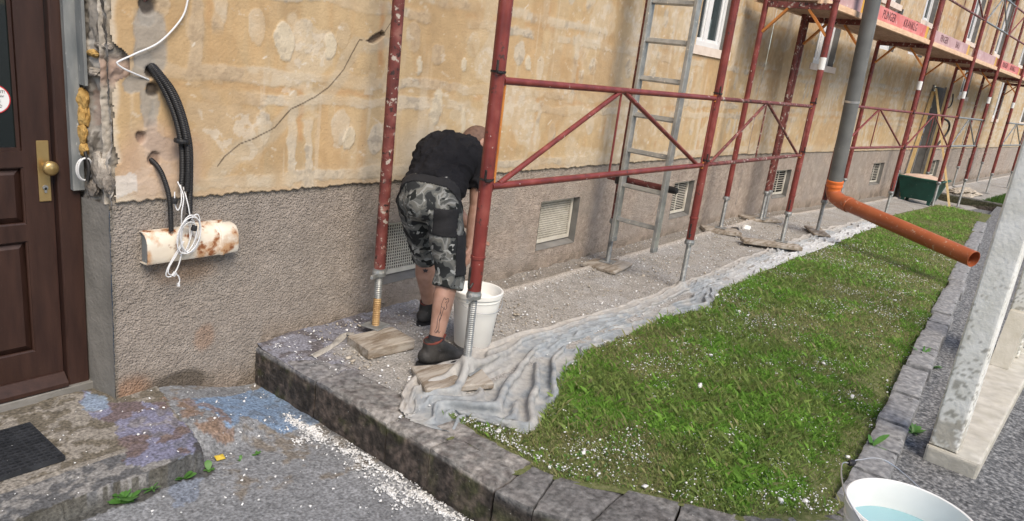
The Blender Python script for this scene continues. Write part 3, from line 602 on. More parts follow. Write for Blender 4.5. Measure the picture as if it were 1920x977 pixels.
# ================================================================== THE BUILDING
ROWS = [(.34, .93), (.84, .93), (1.34, .42), (1.84, .96), (2.34, .45), (2.84, .9), (3.34, .4), (3.84, .9)]   # joint height above which a row of boards sat, offset of its upright joints
CRACK = [(1.509, 1.756), (1.457, 1.681), (1.427, 1.636), (1.331, 1.610), (1.276, 1.611), (1.228, 1.536), (1.181, 1.452), (1.084, 1.352), (1.003, 1.304), (0.862, 1.239), (0.774, 1.147), (0.673, 1.102), (0.588, 1.072), (0.507, 1.012), (0.476, 0.971)]
def plaster_field(x, z, seed, special):
    n1 = fbm(x*1.3, z*1.3, seed); n2 = fbm(x*7, z*7, seed+1); n3 = fbm(x*26, z*26, seed+2); nv = fbm(x*9, z*1.2, seed+3); nh = fbm(x*22, z*140, seed+4)
    C = np.empty(x.shape+(3,)); C[:] = (.485, .36, .21); Hh = np.zeros(x.shape)
    C *= (.93+.14*n2)[..., None]*(.95+.10*nh)[..., None]
    C = tint(C, ss(.42, .66, n1), (.51, .41, .285), .55); C = tint(C, ss(.50, .70, nv), (.49, .315, .155), .5); C = tint(C, ss(.40, .25, n2*.5+n1*.5), (.36, .26, .15), .6)
    wxx = x+.05*(fbm(x*6, z*6, seed+5)-.5)+.02*(n3-.5); wzz = z+.055*(fbm(x*6, z*6, seed+6)-.5)+.02*(n3-.5)
    glue = np.zeros(x.shape); stain = np.zeros(x.shape)
    gmask = fbm(x*2.6, z*2.6, seed+8)
    for zr, off in ROWS:
        dz = wzz-zr
        for sg in (-1, 1):
            wd = .022+.028*fbm(x*5, x*0+zr*3+sg, seed+9); on = ss(.34, .44, fbm(x*3.1, x*0+zr*7+sg*3, seed+10))
            glue = np.maximum(glue, ss(wd, wd*.7, np.abs(dz-sg*.055))*on)
        stain = np.maximum(stain, ss(.03, .0, np.abs(dz))*.5)
        inrow = ((wzz > zr) & (wzz < zr+.5))
        fx = np.mod(wxx-off+.5, 1.0)-.5
        cell = np.floor(wxx-off+.5)
        rv = _h(cell, np.full(cell.shape, int(zr*100)), seed+11)
        for sg in (-1, 1):
            wd = .016+.03*fbm(z*5+cell*3, z*0+sg*5, seed+12)
            glue = np.maximum(glue, ss(wd, wd*.7, np.abs(fx-sg*.05))*inrow*(rv > .25)*ss(.38, .46, fbm(z*4+cell, z*0+sg, seed+13)))
        stain = np.maximum(stain, ss(.03, .0, np.abs(fx))*inrow*(.4+.6*rv))
        cell2 = np.floor(x-off)
        for kx_, kz_ in ((.22, .27), (.48, .22), (.75, .28)):
            r1 = _h(cell2, np.full(cell2.shape, int(kx_*100)), seed+14); r2 = _h(cell2, np.full(cell2.shape, int(kx_*100+zr*50)), seed+15)
            ex = (wxx-off-cell2-kx_-.08*(r1-.5))/(.035+.03*r2); ez = (wzz-zr-kz_-.1*(r2-.5))/(.055+.045*r1)
            glue = np.maximum(glue, ss(1.0, .8, ex*ex+ez*ez)*(r2 > .42))
    rough_g = glue*ss(.48, .56, fbm(x*4, z*4, seed+16))
    C = tint(C, stain*ss(.40, .6, n2), (.44, .235, .105), .75)
    C = tint(C, glue, (.54, .455, .34), .28+.55*ss(.38, .58, gmask)*(.5+.8*n3))
    C = tint(C, rough_g, (.50, .44, .35), .6); C = tint(C, rough_g*ss(.55, .62, n3), (.30, .26, .21), .6)
    edge = np.clip(glue*(1-glue)*4, 0, 1); C = tint(C, edge, (.42, .30, .17), .25)
    Hh = Hh+.0014*glue+.004*rough_g*(n3-.3)+.0014*(n2-.5)+.005*(n1-.5)
    C = tint(C, ss(.66, .70, fbm(x*14+z*10, z*30-x*14, seed+17))*ss(.5, .56, n1), (.58, .49, .37), .3)          # scratches
    wa = fbm(x*1.1, z*1.1, seed+50)*1.6; pa = fbm(x*2.3+wa, z*2.9+wa*.7, seed+51); pb = fbm(x*3.1-wa, z*2.2+wa, seed+52)
    C = tint(C, ss(.555, .585, pa+.05*(n3-.5)), (.54, .455, .335), .55); C = tint(C, ss(.57, .61, pb+.05*(n3-.5)), (.42, .28, .145), .5)
    C = tint(C, ss(.62, .63, pa)*ss(.5, .56, n3), (.60, .54, .45), .5)
    g_ = np.random.default_rng(seed+60); lx, lz = float(x.max()), min(float(z.max()), 2.8)
    for k_ in range(150 if special else 40):
        px_, pz_ = g_.random()*min(lx, 7.5), .86+g_.random()*(lz-.86); an = g_.choice([.5, .8, 1.2, -.3])+g_.normal()*.25; L_ = .012+.045*g_.random()**2
        bx = (np.abs(x[:, 0]-px_) < .08).nonzero()[0]; bz = (np.abs(z[0]-pz_) < .08).nonzero()[0]
        if len(bx) < 2 or len(bz) < 2: continue
        sl = np.s_[bx[0]:bx[-1]+1, bz[0]:bz[-1]+1]; dd = segdist(x[sl], z[sl], [(px_, pz_), (px_+math.cos(an)*L_, pz_+math.sin(an)*L_)])
        dark = g_.random() < .3
        C[sl] = tint(C[sl], ss(.006, .002, dd) if not dark else ss(.005, .002, np.hypot(x[sl]-px_, z[sl]-pz_)), (.66, .61, .52) if not dark else (.10, .07, .045), .75)
    st_ = ss(.60, .72, fbm(x*30, z*1.6, seed+19))*ss(.4, .6, gmask); C = tint(C, st_, (.60, .52, .41), .35)
    sm = ss(.745, .78, fbm(x*10-z*16, z*34+x*20, seed+20)); C = tint(C, sm, (.62, .55, .45), .45)
    low = ss(.16, .0, z-.83+.05*(n2-.5)); C = tint(C, low, (.50, .43, .33), .45)
    if special:
        # spots seen one by one: lens-shaped glue dabs
        for (u, v), a_, b_, an in (((0.825, 1.566), .052, .098, .25), ((1.088, 1.557), .04, .062, .2), ((1.242, 1.087), .036, .058, -.15), ((1.722, 1.501), .022, .055, .1), ((2.112, 1.549), .024, .045, .1), ((1.898, 1.276), .05, .095, .1), ((2.154, 1.198), .022, .08, .1), ((2.771, 1.594), .035, .055, .2)):
            c_, s_ = math.cos(an), math.sin(an); dx = (wxx-u)*c_+(wzz-v)*s_; dz = -(wxx-u)*s_+(wzz-v)*c_
            m = ss(1.05, .85, (dx/a_)**2+(dz/b_)**2); C = tint(C, m, (.57, .50, .38), .85); C = tint(C, m*(n3 > .58), (.38, .33, .26), .5); Hh = Hh+.004*m
        # mended strip along the crack, and the crack itself
        dcr = segdist(x+.010*(n3-.5), z+.010*(n3-.5), CRACK)
        below = ss(.055, .03, segdist(wxx+.012, wzz+.03, CRACK)); C = tint(C, below, (.46, .39, .29), .5)
        cr = ss(.0018+.0050*fbm(x*14, z*14, 399), .0006, dcr); C = tint(C, cr, (.035, .024, .016), .92)
        hole = inpoly(x+.02*(n3-.5), z+.02*(n3-.5), [(1.331, 1.610), (1.366, 1.641), (1.424, 1.669), (1.449, 1.649), (1.413, 1.618), (1.369, 1.597)])
        C = tint(C, hole, (.16, .11, .075), .85); Hh = Hh-.025*hole
        # grey cement round the cable outlets
        for pts, wd in (([(0.170, 1.620), (0.165, 1.582)], .035), ([(0.179, 1.555), (0.182, 1.496), (0.177, 1.432)], .075), ([(0.162, 1.431), (0.129, 1.344), (0.103, 1.321)], .045), ([(0.149, 1.269), (0.177, 1.181)], .03), ([(0.194, 1.270), (0.187, 1.147)], .02), ([(0.175, 1.091), (0.255, 1.043)], .05)):
            m = ss(wd, wd*.8, segdist(wxx, wzz, pts)+.02*(n2-.5)); C = tint(C, m, (.31, .285, .25), .85); Hh = Hh-.003*m
        for p, r_ in (((0.182, 1.379), .025), ((0.186, 1.307), .03), ((0.185, 1.015), .028), ((0.170, 1.645), .04), ((0.131, 1.107), .022)):
            m = ss(r_, r_*.7, np.hypot(x-p[0], (z-p[1])*.8)+.02*(n3-.5)); C = tint(C, m, (.06, .05, .045), .9); Hh = Hh-.018*m
        pk = ss(.22, .1, np.hypot((x-.22)/1.2, z-1.0)+.1*(n2-.5)); C = tint(C, pk, (.47, .32, .24), .55)
        ws = inpoly(wxx, wzz, [(0.004, 0.951), (0.120, 0.944), (0.110, 0.876), (0.001, 0.861)]); C = tint(C, ws, (.58, .56, .53), .7)
        wl = ss(.05, .03, x+.05*(n2-.5))*(z > 1.0); C = tint(C, wl, (.55, .49, .40), .7); Hh = Hh-.004*wl
        blu = ss(.25, .1, np.hypot((x-1.85)/1.4, (z-.98))+.08*(n1-.5)); C = tint(C, blu, (.40, .39, .35), .45)
    return C, Hh

def grid_lines(a, b, step, extra=()):
    return np.unique(np.round(np.concatenate([np.arange(a, b, step), [b], np.asarray(list(extra), float)]), 4))
def cut(lines_u, lines_v, holes):
    nu, nv = len(lines_u), len(lines_v); F = gridmesh(nu, nv)
    cu = ((lines_u[:-1]+lines_u[1:])/2)[F[:, 0]//nv]; cv = ((lines_v[:-1]+lines_v[1:])/2)[F[:, 0] % nv]
    k = np.ones(len(F), bool)
    for (u0, u1, v0, v1) in holes: k &= ~((cu > u0) & (cu < u1) & (cv > v0) & (cv < v1))
    return F[k]
def facade(house, mapf, us, zs, holes, seed, special):
    u = np.unique(np.concatenate([us, [h[0] for h in holes], [h[1] for h in holes]])); z = np.unique(np.concatenate([zs, [h[2] for h in holes], [h[3] for h in holes]]))
    U, Zg = np.meshgrid(u, z, indexing='ij'); C, Hh = plaster_field(U, Zg, seed, special)
    jag = .010*(fbm(u*9, u*0, seed+30)-.5)+.022*(fbm(u*40, u*0, seed+31)-.5); jag = jag-.03*ss(.66, .72, fbm(u*7, u*0, seed+32))*0
    t = ss(.95, .835, Zg); Zd = Zg+jag[:, None]*t
    Dp = .016+Hh; Dp[:, 0] = -.05
    Dp[:, 1] = .016+Hh[:, 1]*.5; Zd[:, 0] = Zd[:, 1]+.001
    F = cut(u, z, holes)
    if special:      # the plaster has broken away along the door jamb
        nzl = len(z); cu = u[F[:, 0]//nzl]; cv = z[F[:, 0] % nzl]
        br = .006+.020*fbm(cv*7, cv*0, seed+40)+.012*fbm(cv*35, cv*0+3, seed+41)+.060*ss(.10, .04, np.abs(cv-1.40+.05*(fbm(cv*20, cv*0, seed+42)-.5)))+.02*ss(.06, .0, np.abs(cv-1.02))
        F = F[cu > br]
    return make_obj('plaster_wall', mapf(U, Dp, Zd), F, 'plaster', house, colors=C.reshape(-1, 3), smooth=True)
def plinth(house, mapf, us, zs, holes, seed, special):
    u = np.unique(np.concatenate([us, [h[0] for h in holes], [h[1] for h in holes]])); z = np.unique(np.concatenate([zs, [h[2] for h in holes], [h[3] for h in holes]]))
    U, Zg = np.meshgrid(u, z, indexing='ij'); n1 = fbm(U*2, Zg*2, seed); n2 = fbm(U*9, Zg*9, seed+1); n3 = fbm(U*45, Zg*45, seed+2); n4 = fbm(U*90, Zg*90, seed+3)
    C = np.empty(U.shape+(3,)); C[:] = (.385, .325, .28); C *= (.86+.28*n2)[..., None]*(.70+.6*n3)[..., None]*(.75+.5*n4)[..., None]
    C = tint(C, ss(.42, .65, n1), (.35, .315, .285), .6)
    if special: C = tint(C, ss(2.6, .6, U+.8*(n1-.5)), (.27, .248, .228), .7)
    grd = ss(.16, .0, Zg-np.interp(U, [0, .7, .75, 40], [-.07, -.2, 0, 0])+.08*(n2-.5)); C = tint(C, grd, (.30, .24, .185), .5); C = tint(C, grd*(n2 > .55), (.14, .115, .09), .6)
    top = ss(.06, .0, .84-Zg+.03*(n2-.5)); C = tint(C, top, (.36, .33, .29), .5)
    Hh = .005*(n3-.5)+.008*(n4-.5)+.005*(n1-.5)
    if special:
        red = ss(.10, .03, np.hypot((U-.07)/1.3, Zg+.05)+.05*(n2-.5)); C = tint(C, red, (.33, .19, .12), .6)
        hl = ss(.09, .05, np.hypot((U-.30)/2.2, Zg+.10)+.04*(n2-.5)); C = tint(C, hl, (.10, .085, .07), .8); Hh = Hh-.012*hl
        rs = ss(.22, .05, np.hypot((U-.33), (Zg-.50)/.5)+.06*(n2-.5))*(Zg < .57); C = tint(C, rs, (.30, .19, .11), .5)
        r2 = ss(.07, .03, np.hypot((U-.42), (Zg-.12)*.8)+.05*(n2-.5)); C = tint(C, r2, (.33, .20, .13), .45)
        ed = ss(.02, .006, U+.02*(n2-.5)); C = tint(C, ed, (.16, .15, .13), .7)
    return make_obj('plinth_wall', mapf(U, Hh, Zg), cut(u, z, holes), 'plinth', house, colors=C.reshape(-1, 3), smooth=True)
def map1(U, D, Zg): return np.stack([U, -D, Zg], -1).reshape(-1, 3)
def map2(U, D, Zg): return np.stack([O2.x+E2.x*U+N2.x*D, O2.y+E2.y*U+N2.y*D, Zg], -1).reshape(-1, 3)

def vent(house, P, u0, u1, z0, z1, slat=False, pitch=.0185):
    """cellar vent: lining of the recess, grille and darkness behind; P(u, d, z) gives world points, d < 0 lies inside the wall"""
    dep = .085; ln = MB(); t = .012
    def quad(*q): ln.add([P(*a) for a in q], [(0, 1, 2, 3)])
    quad((u0, .004, z0), (u1, .004, z0), (u1, -dep, z0+.03), (u0, -dep, z0+.03)); quad((u0, .004, z1), (u0, -dep, z1), (u1, -dep, z1), (u1, .004, z1))
    quad((u0, .004, z0), (u0, -dep, z0+.03), (u0, -dep, z1), (u0, .004, z1)); quad((u1, .004, z0), (u1, .004, z1), (u1, -dep, z1), (u1, -dep, z0+.03))
    v = ln.build('cellar_vent', 'grey_render', house)
    fr = MB(); d = -dep+.015; fw_ = .028; a0, a1, b0, b1 = u0+.004, u1-.004, z0+.035, z1-.004
    ctr = lambda ua, ub, za, zb, th: fr.add([P(x, y, z) for x in (ua, ub) for y in (d, d+th) for z in (za, zb)], [(0, 1, 3, 2), (4, 6, 7, 5), (0, 4, 5, 1), (2, 3, 7, 6), (0, 2, 6, 4), (1, 5, 7, 3)])
    ctr(a0, a1, b0, b0+fw_, .014); ctr(a0, a1, b1-fw_, b1, .014); ctr(a0, a0+fw_, b0+fw_, b1-fw_, .014); ctr(a1-fw_, a1, b0+fw_, b1-fw_, .014)
    fr.build('vent_frame', 'grille', v)
    fr = MB(); x0, x1, y0, y1 = a0+fw_, a1-fw_, b0+fw_, b1-fw_
    nz = max(4, int((y1-y0)/pitch)); nx = max(4, int((x1-x0)/pitch))
    for i in range(1, nz): z = y0+(y1-y0)*i/nz; ctr(x0, x1, z-.0030, z+.0030, .004)
    if not slat:
        for i in range(1, nx): x = x0+(x1-x0)*i/nx; ctr(x-.0030, x+.0030, y0, y1, .005)
    else:
        ctr((x0+x1)/2-.006, (x0+x1)/2+.006, y0, y1, .008)
    fr.build('grille', 'grille', v)
    bk = MB(); bk.add([P(u0, -dep+.006, z0+.03), P(u1, -dep+.006, z0+.03), P(u1, -dep+.006, z1), P(u0, -dep+.006, z1)], [(0, 1, 2, 3)]); bk.build('vent_back', 'vent_dark', v)
    return v
def window(house, P, u0, u1, z0, z1, dep=.11, sill=True, blind=False, mull=True):
    rv = MB()
    def quad(*q): rv.add([P(*a) for a in q], [(0, 1, 2, 3)])
    quad((u0, .016, z0), (u1, .016, z0), (u1, -dep, z0), (u0, -dep, z0)); quad((u0, .016, z1), (u0, -dep, z1), (u1, -dep, z1), (u1, .016, z1))
    quad((u0, .016, z0), (u0, -dep, z0), (u0, -dep, z1), (u0, .016, z1)); quad((u1, .016, z0), (u1, .016, z1), (u1, -dep, z1), (u1, -dep, z0))
    v = rv.build('window', 'grey_render', house)
    def boxm(mb, ua, ub, da, db, za, zb): mb.add([P(x, y, z) for x in (ua, ub) for y in (da, db) for z in (za, zb)], [(0, 1, 3, 2), (4, 6, 7, 5), (0, 4, 5, 1), (2, 3, 7, 6), (0, 2, 6, 4), (1, 5, 7, 3)])
    fr = MB(); f = .055; d0, d1 = -dep-.03, -dep+.045
    boxm(fr, u0+.002, u1-.002, d0, d1, z0+.002, z0+f); boxm(fr, u0+.002, u1-.002, d0, d1, z1-f, z1-.002); boxm(fr, u0+.002, u0+f, d0, d1, z0+f, z1-f); boxm(fr, u1-f, u1-.002, d0, d1, z0+f, z1-f)
    um = (u0+u1)/2
    if mull: boxm(fr, um-.05, um+.05, d0, d1-.004, z0+f, z1-f)
    # sash rebates
    for a_, b_ in (((u0+f, um-.05), (um+.05, u1-f)) if mull else ((u0+f, u1-f),)):
        e = .03; dd = d1-.018
        boxm(fr, a_, b_, d0, dd, z0+f, z0+f+e); boxm(fr, a_, b_, d0, dd, z1-f-e, z1-f); boxm(fr, a_, a_+e, d0, dd, z0+f+e, z1-f-e); boxm(fr, b_-e, b_, d0, dd, z0+f+e, z1-f-e)
    fr.build('window_frame', 'pvc', v)
    for a_, b_ in (((u0+f, um-.05), (um+.05, u1-f)) if mull else ((u0+f, u1-f),)):
        g_ = MB(); dg_ = d1-.03; g_.add([P(a_, dg_, z0+f), P(b_, dg_, z0+f), P(b_, dg_, z1-f), P(a_, dg_, z1-f)], [(0, 1, 2, 3)]); g_.build('pane', 'pane', v)
    if sill:
        sl = MB(); boxm(sl, u0-.09, u1+.09, -dep+.04, .035, z0-.085, z0-.002); sl.build('window_sill', 'sill', v)
    return v

# ---------------- near wing
house = empty('house', (3.5, .2, -.1), 'near house wing with stripped ochre plaster, brown door and roughcast plinth', 'building')
H1 = [(5.43, 6.22, 1.95, 3.35)]
us = np.unique(np.round(np.concatenate([np.arange(0, .40, .007), np.arange(.40, 1.6, .0048), np.arange(1.6, 4.6, .012), np.arange(4.6, 7.49, .02), [7.492]]), 4))
zs = np.unique(np.round(np.concatenate([[.828, .835], np.arange(.842, 1.80, .0065), np.arange(1.80, 3.4, .016), [3.4]]), 4))
facade(house, map1, us, zs, H1, 300, True)
HV = [(1.56, 2.09, .19, .575), (3.18, 3.74, .18, .575), (5.57, 6.07, .19, .58)]
us = np.unique(np.round(np.concatenate([np.arange(0, 2.4, .0075), np.arange(2.4, 5, .013), np.arange(5, 7.49, .025), [7.495]]), 4)); zs = np.unique(np.round(np.concatenate([np.arange(-.32, .86, .0085), [.86]]), 4))
plinth(house, map1, us, zs, HV, 330, True)
P1 = lambda u, d, z: Vector((u, -d, z))
for i, (a_, b_, c_, d_) in enumerate(HV): vent(house, P1, a_, b_, c_, d_, slat=(i == 2))
window(house, P1, *H1[0])
# masonry above and to the left of the door (beyond the frame of the picture)
mb = MB(); mb.box((3.75, .13, 5.4), (7.5, .30, 4.0)); mb.build('upper_wall', pmat('plain_plaster', [(.42, .31, .17), (.50, .40, .25)], 3, .9), house)
mb = MB(); mb.box((-3.6, .13, 3.5), (5.0, .30, 7.8)); mb.build('side_wall', 'grey_render', house)
mb = MB(); mb.box((-.557, .13, 4.78), (1.105, .28, 5.24)); mb.build('lintel_wall', 'grey_render', house)
mb = MB(); mb.prism([(-.6, 7.4), (-.6, 7.55), (4.5, 10.5), (4.5, 10.3)], 14.2, ((-6.2, 0, 0), (0, 1, 0), (0, 0, 1), (1, 0, 0))); mb.build('roof', 'roof', house)
# jamb of the doorway: smooth grey render below, hacked masonry above
zs = np.arange(-.10, .825, .012); ys = np.linspace(-.001, .232, 22); Yg, Zg = np.meshgrid(ys, zs, indexing='ij')
Xj = -.004-.028*ss(0, .2, Yg)+.004*(fbm(Yg*20, Zg*9, 361)-.5)
mb_j = make_obj('door_jamb', np.stack([Xj, Yg, Zg], -1).reshape(-1, 3), gridmesh(len(ys), len(zs))[:, ::-1], 'grey_render', house, smooth=True)
zs = np.arange(.80, 2.4, .008); ys = np.linspace(-.018, .232, 40); Yg, Zg = np.meshgrid(ys, zs, indexing='ij')
nz_ = fbm(Yg*22, Zg*12, 371); big = ss(.15, .05, np.hypot((Yg-.06)/.7, (Zg-1.22)*.55))
Xj = .004-.02*ss(0, .2, Yg)+.045*(nz_-.55)+.03*big+.016*(fbm(Yg*60, Zg*60, 372)-.5)
Cj = np.empty(Yg.shape+(3,)); Cj[:] = (.27, .25, .225); Cj *= (.6+.8*nz_)[..., None]
Cj = tint(Cj, ss(.50, .56, fbm(Yg*9, Zg*5, 373)), (.50, .47, .43), .75); Cj = tint(Cj, ss(.60, .64, fbm(Yg*30, Zg*22, 374)), (.07, .06, .05), .8); Cj = tint(Cj, big*(nz_ > .5), (.30, .21, .17), .7)
make_obj('broken_jamb', np.stack([Xj, Yg, Zg], -1).reshape(-1, 3), gridmesh(len(ys), len(zs))[:, ::-1], 'plaster', house, smooth=False, colors=Cj.reshape(-1, 3))
zs = np.arange(.825, 2.4, .007); xs_ = np.linspace(-.012, .13, 26); Xg, Zg = np.meshgrid(xs_, zs, indexing='ij'); nz_ = fbm(Xg*24, Zg*24, 375)*.6+fbm(Xg*70, Zg*70, 376)*.4
Yb = .014+.040*(nz_-.5)+.018*ss(.03, .06, Xg)*0
Cb = np.empty(Xg.shape+(3,)); Cb[:] = (.36, .33, .29); Cb *= (.4+1.2*nz_)[..., None]; Cb = tint(Cb, ss(.08, .03, np.abs(Zg-1.37)), (.36, .23, .18), .6); Cb = tint(Cb, ss(.55, .6, nz_)*(Zg > 1.5), (.58, .56, .53), .7)
make_obj('bare_masonry', np.stack([Xg, Yb, Zg], -1).reshape(-1, 3), gridmesh(len(xs_), len(zs)), 'plaster', house, colors=Cb.reshape(-1, 3))
# ragged plaster corner, lumps of foam, grey strip beside the frame
def lump(name, c, r, mat, parent, seed, sub=3, amp=.35):
    bm = bmesh.new(); bmesh.ops.create_icosphere(bm, subdivisions=sub, radius=1)
    V = np.array([v.co[:] for v in bm.verts]); F = [tuple(v.index for v in f.verts) for f in bm.faces]; bm.free()
    k = 1+amp*(fbm(V[:, 0]*2.2+seed, V[:, 1]*2.2+V[:, 2]*1.7, seed)-.5)*2+amp*.5*(fbm(V[:, 0]*6+seed, V[:, 1]*6+V[:, 2]*5, seed+1)-.5)*2
    V = V*k[:, None]*np.array(r)+np.array(c); return make_obj(name, V, F, mat, parent)
def jy(u, v, y): pass
for i, (p, r_) in enumerate((((0.005, 0.090, 1.431), (.02, .035, .015)), ((-0.012, 0.165, 1.241), (.022, .03, .05)), ((-0.011, 0.165, 1.175), (.022, .03, .055)), ((-0.018, 0.165, 1.098), (.018, .028, .05)), ((-0.016, 0.165, 1.035), (.016, .025, .03)))):
    lump('foam_lump', (p[0]-.012, p[1]-.015, p[2]), r_, 'foam', house, 380+i)
for i, (p, r_) in enumerate((((-0.015, 0.050, 0.961), (.03, .05, .07)), ((-0.007, 0.000, 0.915), (.022, .02, .04)), ((0.000, 0.100, 1.356), (.028, .04, .02)), ((0.013, 0.050, 1.466), (.03, .05, .02)), ((-0.020, 0.120, 0.880), (.02, .05, .035)))):
    lump('mortar_lump', (p[0]+.004, p[1]-.01, p[2]), r_, 'rubble_in', house, 390+i)
mb = MB(); mb.beam((-.052, .168, .86), (-.064, .168, 2.3), .045, .030, (0, 1, 0)); mb.build('edge_strip', 'strip', house)
mb = MB(); mb.beam((-.030, .145, 1.30), (-.037, .145, 2.3), .012, .10, (0, 1, 0)); mb.build('reveal_board', 'strip', house)
# ---------------- door
fr = MB(); fr.box((-.078, .215, 1.03), (.088, .07, 2.24), bev=.006); fr.box((-1.062, .215, 1.03), (.088, .07, 2.24), bev=.006); fr.box((-.57, .216, 2.11), (.895, .068, .08), bev=.006)
fr.build('door_frame', 'doorwood', house)
lf = MB(); lx0, lx1, lz0, lz1, ly = -1.02, -.128, -.035, 2.06, .235
st_ = .105   # stile width; openings: glass above, two panels below
def slab(mb, x0, x1, z0, z1, y0, y1, bev=0): mb.box(((x0+x1)/2, (y0+y1)/2, (z0+z1)/2), (x1-x0, y1-y0, z1-z0), bev=bev)
slab(lf, lx1-st_, lx1, lz0, lz1, ly-.02, ly+.025); slab(lf, lx0, lx0+st_, lz0, lz1, ly-.02, ly+.025)
px0, px1 = lx0+st_, lx1-st_; rails_ = [(lz0, .145), (.645, .715), (.955, 1.02), (1.95, lz1)]
for a_, b_ in rails_: slab(lf, px0, px1, a_, b_, ly-.02, ly+.025)
slab(lf, (px0+px1)/2-.04, (px0+px1)/2+.04, .145, .645, ly-.0195, ly+.024); slab(lf, (px0+px1)/2-.04, (px0+px1)/2+.04, .715, .955, ly-.0195, ly+.024)
door = lf.build('door', 'doorwood', house)
xm = (px0+px1)/2
for (a_, b_) in ((px0, xm-.04), (xm+.04, px1)):
    for (c_, d_) in ((.145, .645), (.715, .955)):
        pn = MB(); i_ = .032; yb, yf = ly+.01, ly-.012
        O_ = [(a_, yb, c_), (b_, yb, c_), (b_, yb, d_), (a_, yb, d_)]; I_ = [(a_+i_, yf, c_+i_), (b_-i_, yf, c_+i_), (b_-i_, yf, d_-i_), (a_+i_, yf, d_-i_)]
        pn.add(O_+I_, [(4, 5, 6, 7)]+[(k, (k+1) % 4, 4+(k+1) % 4, 4+k) for k in range(4)])
        ml = .008
        for q0, q1 in ((O_[0], O_[1]), (O_[1], O_[2]), (O_[2], O_[3]), (O_[3], O_[0])): pn.tube([Vector(q0)+Vector((0, -.018, 0)), Vector(q1)+Vector((0, -.018, 0))], ml, 8)
        pn.build('door_panel', 'doorwood', door)
gl = MB(); gl.add([(px0, ly, 1.02), (px1, ly, 1.02), (px1, ly, 1.95), (px0, ly, 1.95)], [(0, 1, 2, 3)]); gl.build('door_pane', 'door_glass', door)
gm = MB()
for q0, q1 in (((px0, 1.026), (px1, 1.026)), ((px1-.006, 1.02), (px1-.006, 1.95)), ((px0+.006, 1.02), (px0+.006, 1.95)), ((px0, 1.944), (px1, 1.944))): gm.beam((q0[0], ly-.008, q0[1]), (q1[0], ly-.008, q1[1]), .012, .014)
gm.build('glazing_bead', 'doorwood', door)
bp = MB(); bp.box((-.160, .2115, .935), (.046, .007, .255), bev=.003); bp.build('handle_plate', 'brass', door)
bp = MB(); bp.lathe((-.152, .2085, .955), [(.0, .062), (.02, .060), (.029, .052), (.031, .044), (.026, .034), (.013, .028), (.011, 0)], 24, (0, -1, 0)); bp.build('door_knob', 'brass', door, smooth=True)
bp = MB(); bp.lathe((-.160, .208, .868), [(.0, .005), (.010, .005), (.011, 0)], 16, (0, -1, 0)); bp.box((-.160, .207, .857), (.009, .008, .022)); bp.build('lock_cylinder', 'zinc', door)
wb = MB(); wb.prism([(0, 0), (-.055, 0), (-.055, .018), (-.01, .055), (0, .055)], .89, ((-1.02, .214, -.03), (0, 1, 0), (0, 0, 1), (1, 0, 0))); wb.build('weather_bar', 'doorwood', door)
th = MB(); th.box((-.57, .215, -.062), (1.1, .11, .05), bev=.004); th.build('threshold', 'grey_render', house)
# warning sticker on the door pane
sx, sy, sz = -.312, ly-.003, 1.222
sg = MB(); sg.lathe((sx, sy, sz), [(0, .0012), (.057, .0012), (.057, 0)], 48, (0, -1, 0)); sign = sg.build('warning_sticker', 'sign_red', door)
sg = MB(); sg.lathe((sx, sy-.0013, sz), [(0, .0008), (.0525, .0008), (.0525, 0)], 48, (0, -1, 0)); sg.v = sg.v; sgo = sg.build('sticker_disc', 'sign_white', door)
fx = (1, 0, 0); fy = (0, 0, 1)
text_obj('sticker_lettering', 'VORSICHT!', .0155, 'sign_black', door, ((sx, sy-.0028, sz+.028), fx, fy))
text_obj('sticker_lettering', 'Rutschgefahr', .0135, 'sign_black', door, ((sx, sy-.0028, sz+.012), fx, fy))
pg = MB(); yy = sy-.0026
pg.lathe((sx+.016, yy, sz-.003), [(0, .0006), (.005, .0006), (.005, 0)], 16, (0, -1, 0))
for q in (((.008, -.008), (.016, -.018)), ((.016, -.018), (.026, -.026)), ((.015, -.017), (.010, -.027)), ((.008, -.010), (.000, -.016)), ((.010, -.010), (.022, -.010))):
    pg.beam((sx+q[0][0], yy, sz+q[0][1]), (sx+q[1][0], yy, sz+q[1][1]), .0012, .0042, (0, 1, 0))
pg.box((sx+.006, yy, sz-.031), (.036, .0012, .0022)); pg.build('sticker_pictogram', 'sign_black', door)

# ---------------- far wing
far = empty('house', tuple(w2(10, -.2, -.1)), 'far house wing turned towards the street, with bare plaster and hacked doorway', 'building')
P2 = lambda u, d, z: w2(u, d, z)
H2 = [(1.40, 2.15, 2.03, 3.4), (3.75, 4.65, 2.45, 3.12), (3.55, 4.40, 3.16, 4.5), (5.45, 6.35, 2.50, 3.04), (5.75, 6.50, 3.10, 4.4), (7.62, 8.55, -.14, 2.08), (9.9, 10.7, 2.0, 2.75), (12.2, 13.0, 3.1, 4.4), (9.2, 10.0, 3.1, 4.4), (14.2, 15.0, 1.6, 2.9), (15.6, 16.4, 3.1, 4.4), (18.5, 19.3, 1.6, 2.9)]
us = np.unique(np.round(np.concatenate([np.arange(.0, 5, .022), np.arange(5, 12, .04), np.arange(12, 30, .1), [30.]]), 4)); zs = np.unique(np.round(np.concatenate([[.828, .835], np.arange(.845, 3.2, .02), np.arange(3.2, 5.4, .05), [5.4]]), 4))
facade(far, map2, us, zs, H2, 420, False)
HV2 = [(1.06, 1.55, .2, .59), (5.2, 5.82, .2, .60), (9.3, 9.9, .18, .58), (12.9, 13.5, .18, .58), (7.62, 8.55, -.32, .9)]
us = np.unique(np.round(np.concatenate([np.arange(.0, 5, .022), np.arange(5, 12, .04), np.arange(12, 30, .1), [30.]]), 4)); zs = np.unique(np.round(np.concatenate([np.arange(-.36, .86, .02), [.86]]), 4))
plinth(far, map2, us, zs, HV2, 450, False)
